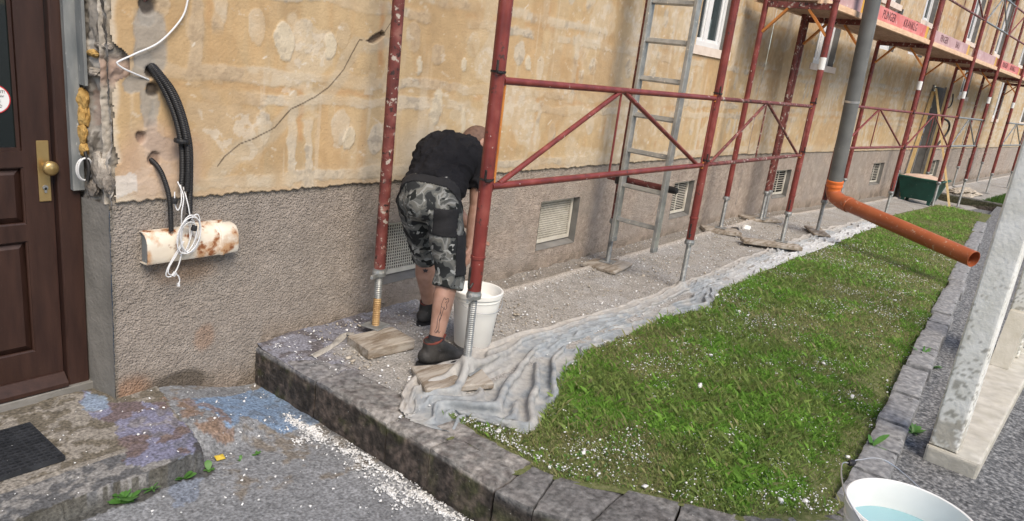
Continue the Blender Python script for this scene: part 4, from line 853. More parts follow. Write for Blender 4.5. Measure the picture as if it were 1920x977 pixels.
for i, h_ in enumerate(HV2[:4]): vent(far, P2, *h_, slat=True, pitch=.03)
for i, h_ in enumerate(H2):
    if i != 5: window(far, P2, *h_, sill=(i not in (1, 3)))
mb = MB(); Rm2 = Matrix((E2, -N2, Vector((0, 0, 1)))).transposed(); mb.box(w2(15, -.13, 7.1), (30, .3, 3.4), Rm2); mb.build('upper_wall', 'grey_render', far)
mb = MB(); mb.prism([(-.6, 8.6), (-.6, 8.75), (5, 12), (5, 11.8)], 30.5, (tuple(w2(-.2, 0, 0)), tuple(-N2), (0, 0, 1), tuple(E2))); mb.build('roof', 'roof', far)
# hacked doorway of the far wing
zs = np.arange(-.35, 2.1, .02); us = np.arange(7.60, 8.58, .02); U, Zg = np.meshgrid(us, zs, indexing='ij')
nn = fbm(U*9, Zg*9, 470); course = np.abs(np.mod(Zg/.14+.2*(fbm(U*3, Zg*3, 471)-.5), 1)-.5)*2
Dj = -.16+.10*(nn-.5)*ss(.8, 1.2, Zg)+.03*(course-.5)*(Zg > 1.0)
Cd = np.empty(U.shape+(3,)); Cd[:] = (.25, .235, .215); Cd *= (.6+.8*nn)[..., None]
up_ = ss(.75, 1.1, Zg+.4*(nn-.5)); Cd = tint(Cd, up_, (.15, .115, .095), .85); Cd = tint(Cd, up_*(course < .35), (.05, .04, .035), .8); Cd = tint(Cd, up_*ss(.6, .66, nn), (.40, .36, .31), .7)
make_obj('doorway_infill', map2(U, Dj, Zg), gridmesh(len(us), len(zs)), 'plaster', far, colors=Cd.reshape(-1, 3))
for (ua, nm) in ((7.60, 0), (8.57, 1)):
    mb = MB(); mb.beam(w2(ua, -.05, -.3), w2(ua, -.05, 2.1), .02, .20, tuple(N2)); mb.build('doorway_cheek', 'grey_render', far)

# ================================================================== SCAFFOLD
def jack(parent, P, u, d, zb, zt, rust=False):
    """threaded spindle, wing nut and foot plate under a standard that ends at height zt"""
    sp = MB(); n = int((zt-zb)/.011); pts = []; rs = []
    for i in range(n):
        z = zb+.008+(zt-zb-.008)*i/n; h = (zt-zb)/n; pts += [P(u, d, z), P(u, d, z+h*.5)]; rs += [.0225, .0185]
    pts.append(P(u, d, zt+.02)); rs.append(.0185)
    s_ = sp.tube(pts, rs, 12).build('jack_spindle', 'zinc_rust' if rust else 'zinc', parent)
    if rust:
        up_ = MB(); k = len(pts)//2; up_.tube(pts[k:], [r+.0006 for r in rs[k:]], 12); up_.build('jack_spindle', 'zinc', parent)
    nt_ = MB(); c = P(u, d, zt-.028); nt_.lathe(c, [(.028, -.012), (.037, -.008), (.039, .012), (.034, .026), (.034, .034)], 16)
    for a in (.4, .4+math.pi): nt_.beam(c+Vector((math.cos(a)*.03, math.sin(a)*.03, 0)), c+Vector((math.cos(a)*.095, math.sin(a)*.095, .004)), .016, .02)
    nt_.build('wing_nut', 'zinc', parent)
    pl = MB(); pl.box(P(u, d, zb+.005), (.12, .12, .008), Matrix.Rotation(.2, 3, 'Z'), .002); pl.build('foot_plate', 'zinc', parent)
def frame(P, u, di, do, zbo, zbi, zto, zti, label, top=5.6, deck=True, dirty_inner=True, ties=(1.05, 1.55), rust=False, r=.031, topz=2.47):
    t = empty('scaffold', tuple(P(u, (di+do)/2, min(zbo, zbi))), label, 'scaffold', 'upright frames of the red scaffold')
    a = MB(); a.tube([P(u, do, zto), P(u, do, zto+.17), P(u, do, zto+.172), P(u, do, zto+.185), P(u, do, zto+.187), P(u, do, topz+.05), P(u, do, topz+.052), P(u, do, topz+.10), P(u, do, topz+.102), P(u, do, top)],
                     [r, r, r+.004, r+.004, r, r, r+.004, r+.004, r, r], 18); a.build('outer_standard', 'red', t, smooth=True)
    b = MB(); b.tube([P(u, di, zti), P(u, di, topz+.05), P(u, di, topz+.052), P(u, di, topz+.1), P(u, di, topz+.102), P(u, di, top)], [r-.002, r-.002, r+.002, r+.002, r-.002, r-.002], 16); b.build('inner_standard', 'red_dirty' if dirty_inner else 'red', t, smooth=True)
    jack(t, P, u, do, zbo, zto); jack(t, P, u, di, zbi, zti, rust)
    if deck:
        c = MB(); c.beam(P(u, di+.03, topz), P(u, do-.03, topz), .045, .06); c.build('transom', 'red_dirty', t)
        for (d0, d1) in ((di+.02, di+.24), (do-.02, do-.24)):
            k = MB(); k.beam(P(u, d0, topz-.28), P(u, d1, topz-.035), .022, .045, tuple(P(1, 0, 0)-P(0, 0, 0))); k.build('knee_brace', 'orange', t)
    for z in ties:     # hook pins that carry the guard rails
        h = MB(); p = P(u-.045, do+.02, z); h.tube([P(u-.01, do+.035, z-.01), P(u-.048, do+.035, z-.01), P(u-.052, do+.034, z), P(u-.052, do+.034, z+.045)], .006, 8)
        h.lathe(P(u, do, z-.006), [(r+.0035, -.005), (r+.0035, .005), (r+.001, .005), (r+.001, -.005)], 18, close=True); h.build('rail_hook', 'iron', t)
    # bail hook near the foot
    h = MB(); h.tube(spline([P(u-.03, do+.01, zto+.05), P(u-.06, do+.015, zto+.03), P(u-.068, do+.015, zto+.06), P(u-.068, do+.015, zto+.14)], 4), .006, 8); h.build('bail_hook', 'iron', t)
    s_ = MB(); s_.lathe(P(u, do, topz-.60), [(r+.0012, 0), (r+.0012, .12)], 18); s_.build('sticker', 'branding', t) if deck else None
    return t
def rail(P, u0, u1, d, z0, label, r=.0165, mat='red', group='truss guard rails of the scaffold', apex=.45):
    t = empty('guard_rail', tuple(P((u0+u1)/2, d, z0)), label, 'guard rail', group)
    a, b = u0+.04, u1-.045; m = a+(b-a)*apex; z1 = z0+.5
    q = MB(); q.cyl(P(a, d, z1), P(b, d, z1), r, 12); q.build('top_rail', mat, t, smooth=True)
    q = MB(); q.cyl(P(a, d, z0), P(b, d, z0), r, 12); q.build('bottom_rail', mat, t, smooth=True)
    for e in (a+.06, b-.10):
        q = MB(); q.cyl(P(e, d, z0+.01), P(m+(.03 if e > m else -.03), d, z1-.01), r*.78, 10); q.build('diagonal', mat, t, smooth=True)
    for e in (a+.02, m-.01, b-.02):
        q = MB(); q.cyl(P(e, d, z0+.01), P(e, d, z1-.01), .007, 8); q.build('strut', 'orange' if e == a+.02 else mat, t)
    for z in (z0, z1):
        for e in (a-.004, b+.004): q = MB(); q.box(P(e, d, z), (.03, .016, .05)); q.build('end_plate', 'orange' if e > m else mat, t)
    return t
PA = lambda u, d, z: w1(u, d, z)
PB = lambda u, d, z: w2(u, d, z)
frame(PA, 1.311, .249, .94, 0.045, .06, .475, .40, 'nearest red scaffold frame, standing either side of the bending worker', top=4.6, deck=False, rust=True, r=.0335, topz=3.2)
frame(PA, 3.93, .249, .94, 0.0, .043, .41, .42, 'scaffold frame holding the aluminium ladder, second from the door', top=4.6, deck=False, topz=3.2)
frame(PA, 6.455, .249, .94, 0.071, .058, .40, .42, 'scaffold frame at the wall joint, third from the door, with orange knee braces', dirty_inner=False)
FB = [(.40, 'scaffold frame directly behind the grey drainpipe'), (3.14, 'scaffold frame standing just left of the green tub'), (5.95, 'scaffold frame in front of the green tub\'s right side'),
      (8.10, 'scaffold frame right of the timber trestle at the far path'), (10.75, 'scaffold frame past the far raised kerb, left of the white post'), (13.4, 'farthest scaffold frame, half hidden behind the white post')]
zf = [.02, -.03, -.08, -.19, -.04, -.06]
for i, (s_, lb) in enumerate(FB): frame(PB, s_, .23, .92, zf[i]+.01, zf[i]+.02, .42-.03*(i % 2), .40+.05*(i % 3), lb, dirty_inner=(i not in (1, 3)))
rail(PA, 1.311, 3.93, .94, 1.005, 'truss guard rail crossing in front of the ladder, nearest the worker', r=.0185)
rail(PA, 3.93, 6.455, .94, 1.005, 'truss guard rail between ladder and grey drainpipe', mat='red_dirty')
for i, lb in ((0, 'truss guard rail right of the grey drainpipe, above the orange pipe'), (1, 'truss guard rail in front of the timber trestle'), (2, 'truss guard rail just past the timber trestle')):
    rail(PB, FB[i][0], FB[i+1][0], .92, 1.05, lb, mat=('red', 'red', 'zinc')[i])
rail(PB, FB[4][0], FB[5][0], .92, 1.05, 'farthest lower truss guard rail, beside the white post', mat='zinc')
for i, lb in ((0, 'upper truss guard rail above the first red toe board'), (1, 'upper truss guard rail above the second toe board'), (2, 'upper truss guard rail above the third toe board'), (3, 'upper truss guard rail above the fourth toe board'), (4, 'upper truss guard rail at the far end of the deck')):
    rail(PB, FB[i][0], FB[i+1][0], .92, 3.15, lb, mat=('red_dirty', 'red_dirty', 'zinc', 'red', 'red')[i])
# decks
DK = [(-1.02, .37, 'short scaffold deck above the joint left of the grey drainpipe'), (.43, 3.11, 'first long scaffold deck, right of the grey drainpipe'), (3.17, 5.92, 'second long scaffold deck, above the trestle'), (5.98, 8.07, 'third long scaffold deck'), (8.13, 10.72, 'fourth long scaffold deck'), (10.78, 13.37, 'farthest scaffold deck at the picture edge')]
for i, (a_, b_, lb) in enumerate(DK):
    t = empty('scaffold_deck', tuple(w2((a_+b_)/2, .57, 2.50)), lb, 'deck', 'plywood decks of the scaffold')
    Rm = Matrix((E2, -N2, Vector((0, 0, 1)))).transposed()
    for j in range(2):
        mb = MB(); mb.box(w2((a_+b_)/2, .40+.335*j, 2.525), (b_-a_, .32, .030), Rm, .003); mb.build('plank', 'deck', t)
    for dd in (.222, .916-.02):
        mb = MB(); mb.box(w2((a_+b_)/2, dd, 2.522), (b_-a_, .034, .062), Rm, .003); mb.build('edge_beam', 'deck_edge', t)
TB = [(-.95, .34, 'pale red toe board left of the grey drainpipe', 'toe_pale', None), (.47, 3.02, 'bright red toe board with stencilled lettering, right of the grey drainpipe', 'toe', ('PLINGER', 'KRANKLG')), (3.24, 5.62, 'faded red toe board with stencilled lettering, second along the deck', 'toe_pale', ('FINGER', 'BAU')),
      (6.02, 7.98, 'worn pinkish toe board, third along the deck', 'toe_pale', None), (8.17, 10.6, 'bright red toe board, fourth along the deck', 'toe', ('PLINGER', 'KRANKLG')), (10.8, 13.2, 'farthest red toe board at the picture edge', 'toe', None)]
for i, (a_, b_, lb, mt, tx) in enumerate(TB):
    t = empty('toe_board', tuple(w2((a_+b_)/2, .868, 2.56)), lb, 'toe board', 'red toe boards on the scaffold deck'); Rm = Matrix((E2, -N2, Vector((0, 0, 1)))).transposed()
    mb = MB(); mb.box(w2((a_+b_)/2-.06, .868, 2.638), (b_-a_-.12, .028, .155), Rm, .003); mb.build('board', mt, t)
    mb = MB(); mb.box(w2(b_-.06, .868, 2.638), (.115, .030, .157), Rm, .003); mb.build('yellow_end', 'toe_end', t)
    mb = MB(); mb.tube([w2(b_-.01, .868, 2.62), w2(b_+.02, .868, 2.62), w2(b_+.03, .868, 2.66), w2(b_+.03, .868, 2.70)], .008, 8); mb.build('hook', 'iron', t)
    if tx:
        L_ = b_-a_
        text_obj('lettering', tx[0], .135, 'ink', t, (tuple(w2(a_+L_*.30, .8835, 2.638)), tuple(E2), (0, 0, 1)))
        text_obj('lettering', tx[1], .135, 'ink', t, (tuple(w2(a_+L_*.66, .8835, 2.638)), tuple(E2), (0, 0, 1)))
# loose standing tube beside the joint
t = empty('standing_tube', tuple(w2(.28, .20, .0)), 'plaster-spattered tube standing beside an inner pole near the wall joint', 'tube')
mb = MB(); mb.tube([w2(.24, .26, .40), w2(.20, .27, 3.4)], .03, 14); mb.build('tube', 'red_dirty', t, smooth=True); jack(t, PB, .24, .26, .04, .40)
# tie tube behind the ladder
t = empty('tie_tube', (3.985, -.5, .755), 'short dark tube with black end cap, crossing low behind the ladder', 'tube')
mb = MB(); mb.cyl((3.985, -.10, .755), (3.985, -.66, .755), .026, 14); mb.build('tube', 'red_dirty', t, smooth=True)
mb = MB(); mb.lathe((3.985, -.66, .755), [(.0285, 0), (.0285, .07), (.02, .078), (0, .078)], 16, (0, -1, 0)); mb.build('end_cap', 'black', t)
mb = MB(); mb.box((3.955, -.249, .755), (.12, .075, .07), bev=.008); mb.cyl((3.93, -.30, .79), (3.93, -.30, .70), .008, 8); mb.build('coupler', 'iron', t)
# ladder hanging inside the second frame
t = empty('ladder', (3.865, -.49, .28), 'grey aluminium ladder hanging inside the scaffold beside the window', 'ladder')
for yy in (-.303, -.683):
    mb = MB(); mb.box((3.865, yy, 1.95), (.076, .030, 3.34), bev=.004); mb.build('side_rail', 'alu', t)
    mb = MB(); mb.box((3.865, yy, .27), (.080, .034, .04), bev=.005); mb.build('foot', 'zinc', t)
for i in range(12):
    z = .445+.285*i-.0
    mb = MB(); mb.box((3.865, -.493, z), (.036, .354, .036), Matrix.Rotation(.3, 3, 'Y'), .004); mb.build('rung', 'alu', t)
# timber pads under the jacks
def pad(name, c, size, rot, label, mat='wood', tilt=0):
    mb = MB(); mb.box((0, 0, size[2]/2), size, None, .006); V = np.array(mb.v); V += .003*(fbm(V[:, 0]*30+c[0]*9, V[:, 1]*30, 480)[:, None]-.5)
    Rm = Matrix.Rotation(rot, 3, 'Z') @ Matrix.Rotation(tilt, 3, 'X'); V = np.array([(Rm @ Vector(v)+Vector(c))[:] for v in V])
    return tag(make_obj(name, V, mb.f, mat, base=c), label, 'timber', 'timber pads under the scaffold jacks')
pad('timber_pad', (1.225, -.395, .0), (.30, .22, .06), -.15, 'thick weathered timber block under the rusty jack near the wall')
pad('timber_pad', (1.22, -.93, .008), (.36, .26, .035), -.5, 'timber board under the jack, half covered by the tarpaulin, beside the boot')
pad('timber_pad', (3.90, -.27, .012), (.40, .30, .03), .12, 'square board under the jack below the ladder')
pad('timber_pad', (6.42, -.27, .012), (.42, .22, .045), -.9, 'timber block under the jack near the wall, past the ladder')
pad('timber_pad', (6.30, -.88, .030), (.62, .17, .04), -1.0, 'dark plank end lying under the jack left of the orange pipe')
q = w2(.32, .2, 0); pad('timber_pad', (q.x, q.y, .010), (.5, .3, .035), -.6, 'board under the double poles at the wall joint')
q = w2(.40, .92, 0); pad('timber_pad', (q.x, q.y, .018), (.5, .2, .025), .5, 'thin board under the jack behind the orange elbow')
for i, lb in ((3, 'pad under the jack beside the timber trestle'), ):
    q = w2(FB[i][0], .92, 0); pad('timber_pad', (q.x, q.y, -.21), (.4, .22, .03), .4, lb)

# ================================================================== OBJECTS
# ---------------- fleece sheet along the edge of the lawn
def drape():
    """settle a sheet that is wider than the strip it lies on, so that it buckles into folds"""
    st = .026; nx = int((10.3-.80)/st); ny = 40; g_ = np.random.default_rng(77)
    X0 = np.linspace(.80, 10.3, nx); T0 = np.linspace(0, 1, ny); X, T = np.meshgrid(X0, T0, indexing='ij')
    inn = np.interp(X, [.80, .9, 1.1, 1.6, 2.2, 3.0, 4.0, 6, 8, 10.3], [-.99, -.90, -.80, -.74, -.78, -.86, -.90, -.88, -.93, -1.10])+.08*(fbm(X*4, X*0, 501)-.5)
    out = tarp_edge(X)+.05*(fbm(X*6, X*0, 502)-.5)-.01
    out = np.where(X < 1.0, np.interp(X, [.80, .85, 1.0], [-1.12, -1.27, float(tarp_edge(1.0))]), out)
    Y = inn+(out-inn)*T
    z0 = np.where(T > .5, np.maximum(zlawn(X, Y), -.02)+.006, .010)
    def floor(P): return np.where(P[..., 1] < -1.02, -.006, .012)+0
    P = np.stack([X, Y, np.full(X.shape, .015)], -1)
    # starting shape: gentle random buckles along the strip
    wv = fbm(X*1.6, T*2.2, 503)*6+fbm(X*5, T*5, 504)*1.5
    P[..., 2] += (.06*ss(2.6, 1.6, X)+.03+.03*ss(3.0, 3.8, X))*np.abs(np.sin(T*np.where(X < 2.2, 5.5, 9)*(1+.25*np.sin(X*2.1))+wv))*ss(.05, .3, T)+.012*fbm(X*14, Y*14, 505)+.004*g_.random(X.shape)
    P[..., 1] += .02*(fbm(X*9, T*9, 506)-.5); P[..., 0] += .02*(fbm(X*9, T*9, 507)-.5)
    d = np.linalg.norm(np.diff(np.stack([X, Y], -1), axis=1), axis=-1); slack = 1.17+.16*fbm(X[:, :-1]*1.3, X[:, :-1]*0, 508)+.28*np.exp(-((X[:, :-1]-1.6)/.7)**2)+.45*np.exp(-((X[:, :-1]-3.9)/.5)**2)+.22*ss(4.2, 5.5, X[:, :-1])
    Ly = np.maximum(d, .006)*slack; Lx = np.linalg.norm(np.diff(np.stack([X, Y], -1), axis=0), axis=-1)*1.03
    W_ = np.ones(X.shape); W_[:, 0] = 0
    home = P.copy(); V = np.zeros_like(P)
    jk = [(1.311, -.94, .13), (3.93, -.94, .07)]
    def solve(a, b, L, wa, wb, k):
        dl = b-a; l = np.linalg.norm(dl, axis=-1, keepdims=True)+1e-9; w_ = (wa+wb)[..., None]+1e-9; c = k*(l-L[..., None])/l/w_*dl; return c*wa[..., None], -c*wb[..., None]
    sl = slice(None)
    L2x = Lx[:-1]+Lx[1:]; L2y = Ly[:, :-1]+Ly[:, 1:]; Ld = np.sqrt(Lx[:, :-1]**2+Ly[:-1]**2)
    for it in range(110):
        V[..., 2] -= .0016; Pn = P+V*.92
        for k in range(5):
            for (A, B_, L, q) in ((np.s_[:-1], np.s_[1:], Lx, .45), (np.s_[:, :-1], np.s_[:, 1:], Ly, .45), (np.s_[:-1, :-1], np.s_[1:, 1:], Ld, .25), (np.s_[1:, :-1], np.s_[:-1, 1:], Ld, .25), (np.s_[:-2], np.s_[2:], L2x, .08), (np.s_[:, :-2], np.s_[:, 2:], L2y, .16)):
                a, b = solve(Pn[A], Pn[B_], L, W_[A], W_[B_], q); Pn[A] += a; Pn[B_] += b
            f = floor(Pn); low = Pn[..., 2] < f; Pn[..., 2] = np.maximum(Pn[..., 2], f)
            Pn[..., :2] = np.where(low[..., None], Pn[..., :2]*.4+P[..., :2]*.6, Pn[..., :2])
            Pn[:, -1, :2] = Pn[:, -1, :2]*.8+home[:, -1, :2]*.2; Pn[..., :2] = Pn[..., :2]*.985+home[..., :2]*.015
            for jx, jy, jh in jk:
                r_ = np.hypot(Pn[..., 0]-jx, Pn[..., 1]-jy); Pn[..., 2] = np.maximum(Pn[..., 2], jh*ss(.075, .02, r_))
            Pn[:, 0] = home[:, 0]; Pn[:, 0, 2] = .004
        V = np.clip(Pn-P, -.01, .01); P = Pn
    return P
def upsample(A, m, axis):
    """Catmull-Rom refinement of a grid along one axis"""
    A = np.moveaxis(A, axis, 0); n = len(A); t = np.linspace(0, n-1-1e-9, (n-1)*m+1); i = t.astype(int); f = (t-i).reshape(-1, *([1]*(A.ndim-1)))
    g_ = lambda k: A[np.clip(i+k, 0, n-1)]
    p0, p1, p2, p3 = g_(-1), g_(0), g_(1), g_(2)
    return np.moveaxis(.5*(2*p1+(p2-p0)*f+(2*p0-5*p1+4*p2-p3)*f*f+(3*p1-p0-3*p2+p3)*f**3), 0, axis)
SH_ = drape(); SH_ = upsample(upsample(SH_, 2, 0), 2, 1)
Xw, Y, Z = SH_[..., 0], SH_[..., 1], SH_[..., 2]; X = Xw; T = np.broadcast_to(np.linspace(0, 1, SH_.shape[1]), X.shape)
Z = Z+.003*(fbm(X*30, Y*34, 513)-.5)
xs = SH_[:, 0, 0]; ts = SH_[0, :, 0]
n1 = fbm(X*4, Y*4, 511); n2 = fbm(X*15, Y*15, 512); n3 = fbm(X*60, Y*60, 513)
C = np.empty(X.shape+(3,)); C[:] = (.29, .315, .335); C *= (.75+.5*n2)[..., None]
C = tint(C, ss(.42, .60, n1*.6+n2*.4), (.40, .385, .36), .7)
C = tint(C, ss(.40, .0, T+.3*(n2-.5)), (.42, .395, .365), .9)
C = tint(C, ss(3.2, 6.0, X)*ss(.25, .6, T), (.55, .555, .56), .75)
C = C*(.85+.3*n3)[..., None]
tp = make_obj('tarpaulin', np.stack([Xw, Y, Z], -1).reshape(-1, 3), gridmesh(len(xs), len(ts))[:, ::-1], 'tarp', base=(1.5, -1.2, 0), smooth=True, colors=C.reshape(-1, 3))
tag(tp, 'crumpled grey dust sheet spread along the lawn edge under the scaffold', 'tarpaulin')
# torn strip of the same sheet near the timber block
def ribbon(name, pts, wd, mat, label, cat, seed):
    P = spline(pts, 10); n = len(P); V = []; C_ = []
    for i, p in enumerate(P):
        t = (P[min(i+1, n-1)]-P[max(0, i-1)]); t.z = 0; t.normalize(); s_ = Vector((-t.y, t.x, 0))
        for k in range(5):
            a = (k-2)/2; V.append(p+s_*wd*a*(.7+.5*fbm(np.array(i*.2), np.array(seed), seed))+Vector((0, 0, .012*(1-a*a)*fbm(np.array(i*.3), np.array(k*.5), seed+1)))); C_.append(np.array((.36, .34, .31))*(.8+.4*rnd.random()))
    o = make_obj(name, V, gridmesh(n, 5), mat, base=tuple(P[0]), smooth=True, colors=np.array(C_)); return tag(o, label, cat)
ribbon('cloth_strip', [(*(0.849, -0.285), .006), (*(1.013, -0.252), .02), (*(1.144, -0.193), .03), (*(1.147, -0.264), .05)], .022, 'tarp', 'torn dusty cloth strip lying beside the timber block', 'cloth', 521)

# ---------------- buckets
def bucket(c, rt_, rb, h, label, fill=None, fillmat='water', handle=None, logo=False):
    t = empty('bucket', c, label, 'bucket'); c = Vector(c)
    b = MB(); b.lathe(c, [(0, .004), (rb-.006, .004), (rb, .010), (rb+(rt_-rb)*.84, h*.84), (rb+(rt_-rb)*.845+.004, h*.845), (rb+(rt_-rb)*.865+.004, h*.865), (rb+(rt_-rb)*.87, h*.87), (rt_-.004, h-.03), (rt_+.007, h-.028), (rt_+.009, h-.004), (rt_+.004, h), (rt_-.003, h-.002), (rt_-.006, h-.02), (rb-.004, .02), (0, .016)], 48)
    b.build('pail', 'bucket', t, smooth=True)
    if fill: f = MB(); f.lathe(c, [(0, fill), (rb+(rt_-rb)*fill/h-.0045, fill)], 48); f.build('contents', fillmat, t)
    if handle:
        hd = MB(); hd.tube(spline([Vector(p) for p in handle], 10), .0026, 8); hd.build('bail', 'wire', t, smooth=True)
        P = spline([Vector(p) for p in handle], 10); m = len(P)//2
        g_ = MB(); g_.tube([P[m-3], P[m-2], P[m], P[m+2], P[m+3]], [.009, .011, .011, .011, .009], 12); g_.build('grip', 'black', t)
        for p in (handle[0], handle[-1]): e_ = MB(); e_.lathe(p, [(.0, .008), (.012, .006), (.013, 0)], 12, (Vector(p)-Vector((c.x, c.y, p[2]))).normalized()); e_.build('bail_lug', 'bucket', t)
    return t
bc = Vector((1.665, -.68, .012)); rt_ = .137
b1 = bucket(tuple(bc), rt_, .106, .335, 'white plastic bucket standing at the worker\'s feet', fill=.27, fillmat='bucket', handle=None)
hp = [bc+Vector((math.cos(2.9)*.142, math.sin(2.9)*.142, .30)), bc+Vector((-.20, -.05, .23)), bc+Vector((-.17, -.13, .20)), bc+Vector((-.02, -.175, .235)), bc+Vector((math.cos(-.35)*.142, math.sin(-.35)*.142, .30))]
hd = MB(); hd.tube(spline([bc+Vector((math.cos(a)*.147, math.sin(a)*.147, .305-.07*math.sin((a+.35-(-math.pi))*0+math.pi*k/10))) for k, a in enumerate(np.linspace(-.35-math.pi, -.35, 11))], 4), .0022, 8); hd.build('bail', 'wire', b1)
mk = MB()
for k in range(9):
    a = -.55; z = .06+.024*k; mk.box(bc+Vector((math.cos(a)*(.118+.0045*k*.4), math.sin(a)*(.118+.0045*k*.4), z)), (.004, .030, .012), Euler((.4, .06, a)))
mk.build('printed_marks', 'sign_black', b1)
c2 = (1.13, -2.985, -.085)
h0 = [(1.13+math.cos(a)*.203, -2.985+math.sin(a)*.203, .325) for a in (2.75, -.30)]
gpt = Vector((*(1.291, -2.761), .37))
bucket(c2, .193, .155, .445, 'large white bucket of milky water on the asphalt in the foreground', fill=.345, handle=[h0[0], (1.02, -2.80, .385), (*(1.233, -2.739), .375), tuple(gpt), (*(1.330, -2.778), .375), (1.40, -2.86, .375), h0[1]])

# ---------------- drainpipe
t = empty('drainpipe', (7.69, -1.05, .5), 'dark grey plastic drainpipe hanging down the outside of the scaffold', 'pipe')
g0, g1 = Vector((7.69, -1.05, .66)), Vector((7.415, -1.05, 2.67)); gd = (g1-g0).normalized()
mb = MB(); mb.cyl(g0, g0+gd*5, .080, 28); mb.build('pipe', 'grey_pipe', t, smooth=True)
mb = MB(); mb.lathe(g0+gd*.95, [(.0815, -.012), (.0835, -.012), (.0835, .012), (.0815, .012)], 24, tuple(gd), close=True); mb.build('strap', 'wire', t)
mb = MB(); mb.cyl(g0+gd*.97+Vector((-.02, .07, 0)), (7.88, -.93, 1.57), .006, 8); mb.build('wire_tie', 'iron', t)
t = empty('waste_pipe', (7.2, -1.9, .0), 'orange plastic waste pipe with elbow, sloping over the lawn to the kerb', 'pipe')
e0 = g0+gd*.03; e1 = Vector((6.753, -2.657, .285))
sk = MB(); sk.lathe(g0-gd*.10, [(.083, .0), (.083, .05), (.092, .055), (.094, .075), (.089, .09), (.094, .10), (.094, .125), (.088, .13), (.083, .13)], 28, tuple(gd), close=False); sk.build('socket', 'orange_bright', t, smooth=True)
ew = g0-gd*.18; dd = (e1-ew).normalized()
el = MB(); el.tube(spline([g0-gd*.02, g0-gd*.10, ew+dd*.05+gd*.025, ew+dd*.16, ew+dd*.24], 6), .083, 28); el.build('elbow', 'orange_pipe', t, smooth=True)
fl_ = MB(); p = ew+dd*.22; fl_.lathe(p, [(.083, 0), (.090, .005), (.090, .06), (.083, .065)], 28, tuple(dd)); fl_.build('collar', 'orange_pipe', t, smooth=True)
L_ = (e1-ew).length; op = MB(); op.lathe(ew+dd*.22, [(.0805, .02), (.0805, L_-.22), (.0760, L_-.22), (.0755, L_-.60), (0, L_-.62)], 32, tuple(dd)); op.build('pipe', 'orange_pipe', t, smooth=True)

# ---------------- green tub, trestle and the things by the far doorway
t = empty('mixing_tub', tuple(w2(7.1, .42, -.15)), 'dark green mixing tub heaped with pinkish mortar, under the scaffold', 'tub')
def frustum(mb, a, b, inset=0):
    (u0, u1, d0, d1, z0), (U0, U1, D0, D1, z1) = a, b
    P = [w2(u0, d0, z0), w2(u1, d0, z0), w2(u1, d1, z0), w2(u0, d1, z0), w2(U0, D0, z1), w2(U1, D0, z1), w2(U1, D1, z1), w2(U0, D1, z1)]
    mb.add(P, [(0, 1, 2, 3), (0, 4, 5, 1), (1, 5, 6, 2), (2, 6, 7, 3), (3, 7, 4, 0), (4, 7, 6, 5)])
mb = MB(); frustum(mb, (6.90, 7.32, .14, .68, -.06), (6.78, 7.44, .05, .78, .33)); tb = mb.build('tub', 'tub', t)
mb = MB()
for a_, b_ in ((w2(6.76, .03, .345), w2(7.46, .03, .345)), (w2(7.46, .03, .345), w2(7.46, .80, .345)), (w2(7.46, .80, .345), w2(6.76, .80, .345)), (w2(6.76, .80, .345), w2(6.76, .03, .345))): mb.tube([a_, b_], .018, 8)
mb.build('rim', 'tub', t)
xs = np.linspace(0, 1, 16); U, Vv = np.meshgrid(xs, xs, indexing='ij'); hh = .365+.05*np.sin(np.pi*U)*np.sin(np.pi*Vv)+.02*(fbm(U*5, Vv*5, 530)-.5)
make_obj('mortar', map2(6.79+.64*U, .06+.71*Vv, hh), gridmesh(16, 16)[:, ::-1], 'mortar', t, smooth=True)
for (a_, b_) in ((6.94, .18), (7.28, .18), (6.94, .64), (7.28, .64)): mb = MB(); mb.box(w2(a_, b_, -.105), (.06, .06, .10)); mb.build('foot', 'tub', t)
t = empty('timber_trestle', tuple(w2(7.5, .5, -.15)), 'pale new-timber trestle of two crossed planks against the far doorway', 'timber')
top_ = w2(7.55, .10, 2.02)
mb = MB(); mb.beam((*(14.397, -1.673), -.17), top_, .10, .035, (0, 1, 0)); mb.build('plank', 'wood_new', t)
mb = MB(); mb.beam(w2(7.20, .07, -.1), top_+Vector((.0, .03, -.05)), .04, .06, tuple(N2)); mb.build('plank', 'wood_new', t)
mb = MB(); mb.beam(w2(8.62, .05, -.1), w2(8.62, .05, 2.05), .04, .09, tuple(N2)); mb.build('plank', 'wood_new', t)
t = empty('black_hose', tuple(w2(8.75, .05, .9)), 'black hose looping out of the wall beside the far doorway', 'hose')
mb = MB(); mb.tube(spline([w2(8.75, -.02, .62), w2(8.9, .10, .95), w2(9.15, .16, 1.22), w2(9.05, .15, 1.42), w2(8.8, .02, 1.5)], 8), .022, 10); mb.build('hose', 'black', t, smooth=True)
t = empty('cable_stub', tuple(w2(8.95, .05, 1.7)), 'thin dark cable stub bending out of the wall above the hose', 'cable')
mb = MB(); mb.tube(spline([w2(8.75, -.02, 1.68), w2(8.95, .10, 1.72), w2(9.1, .10, 1.85), w2(9.08, .08, 2.0)], 8), .014, 8); mb.build('cable', 'black', t, smooth=True)

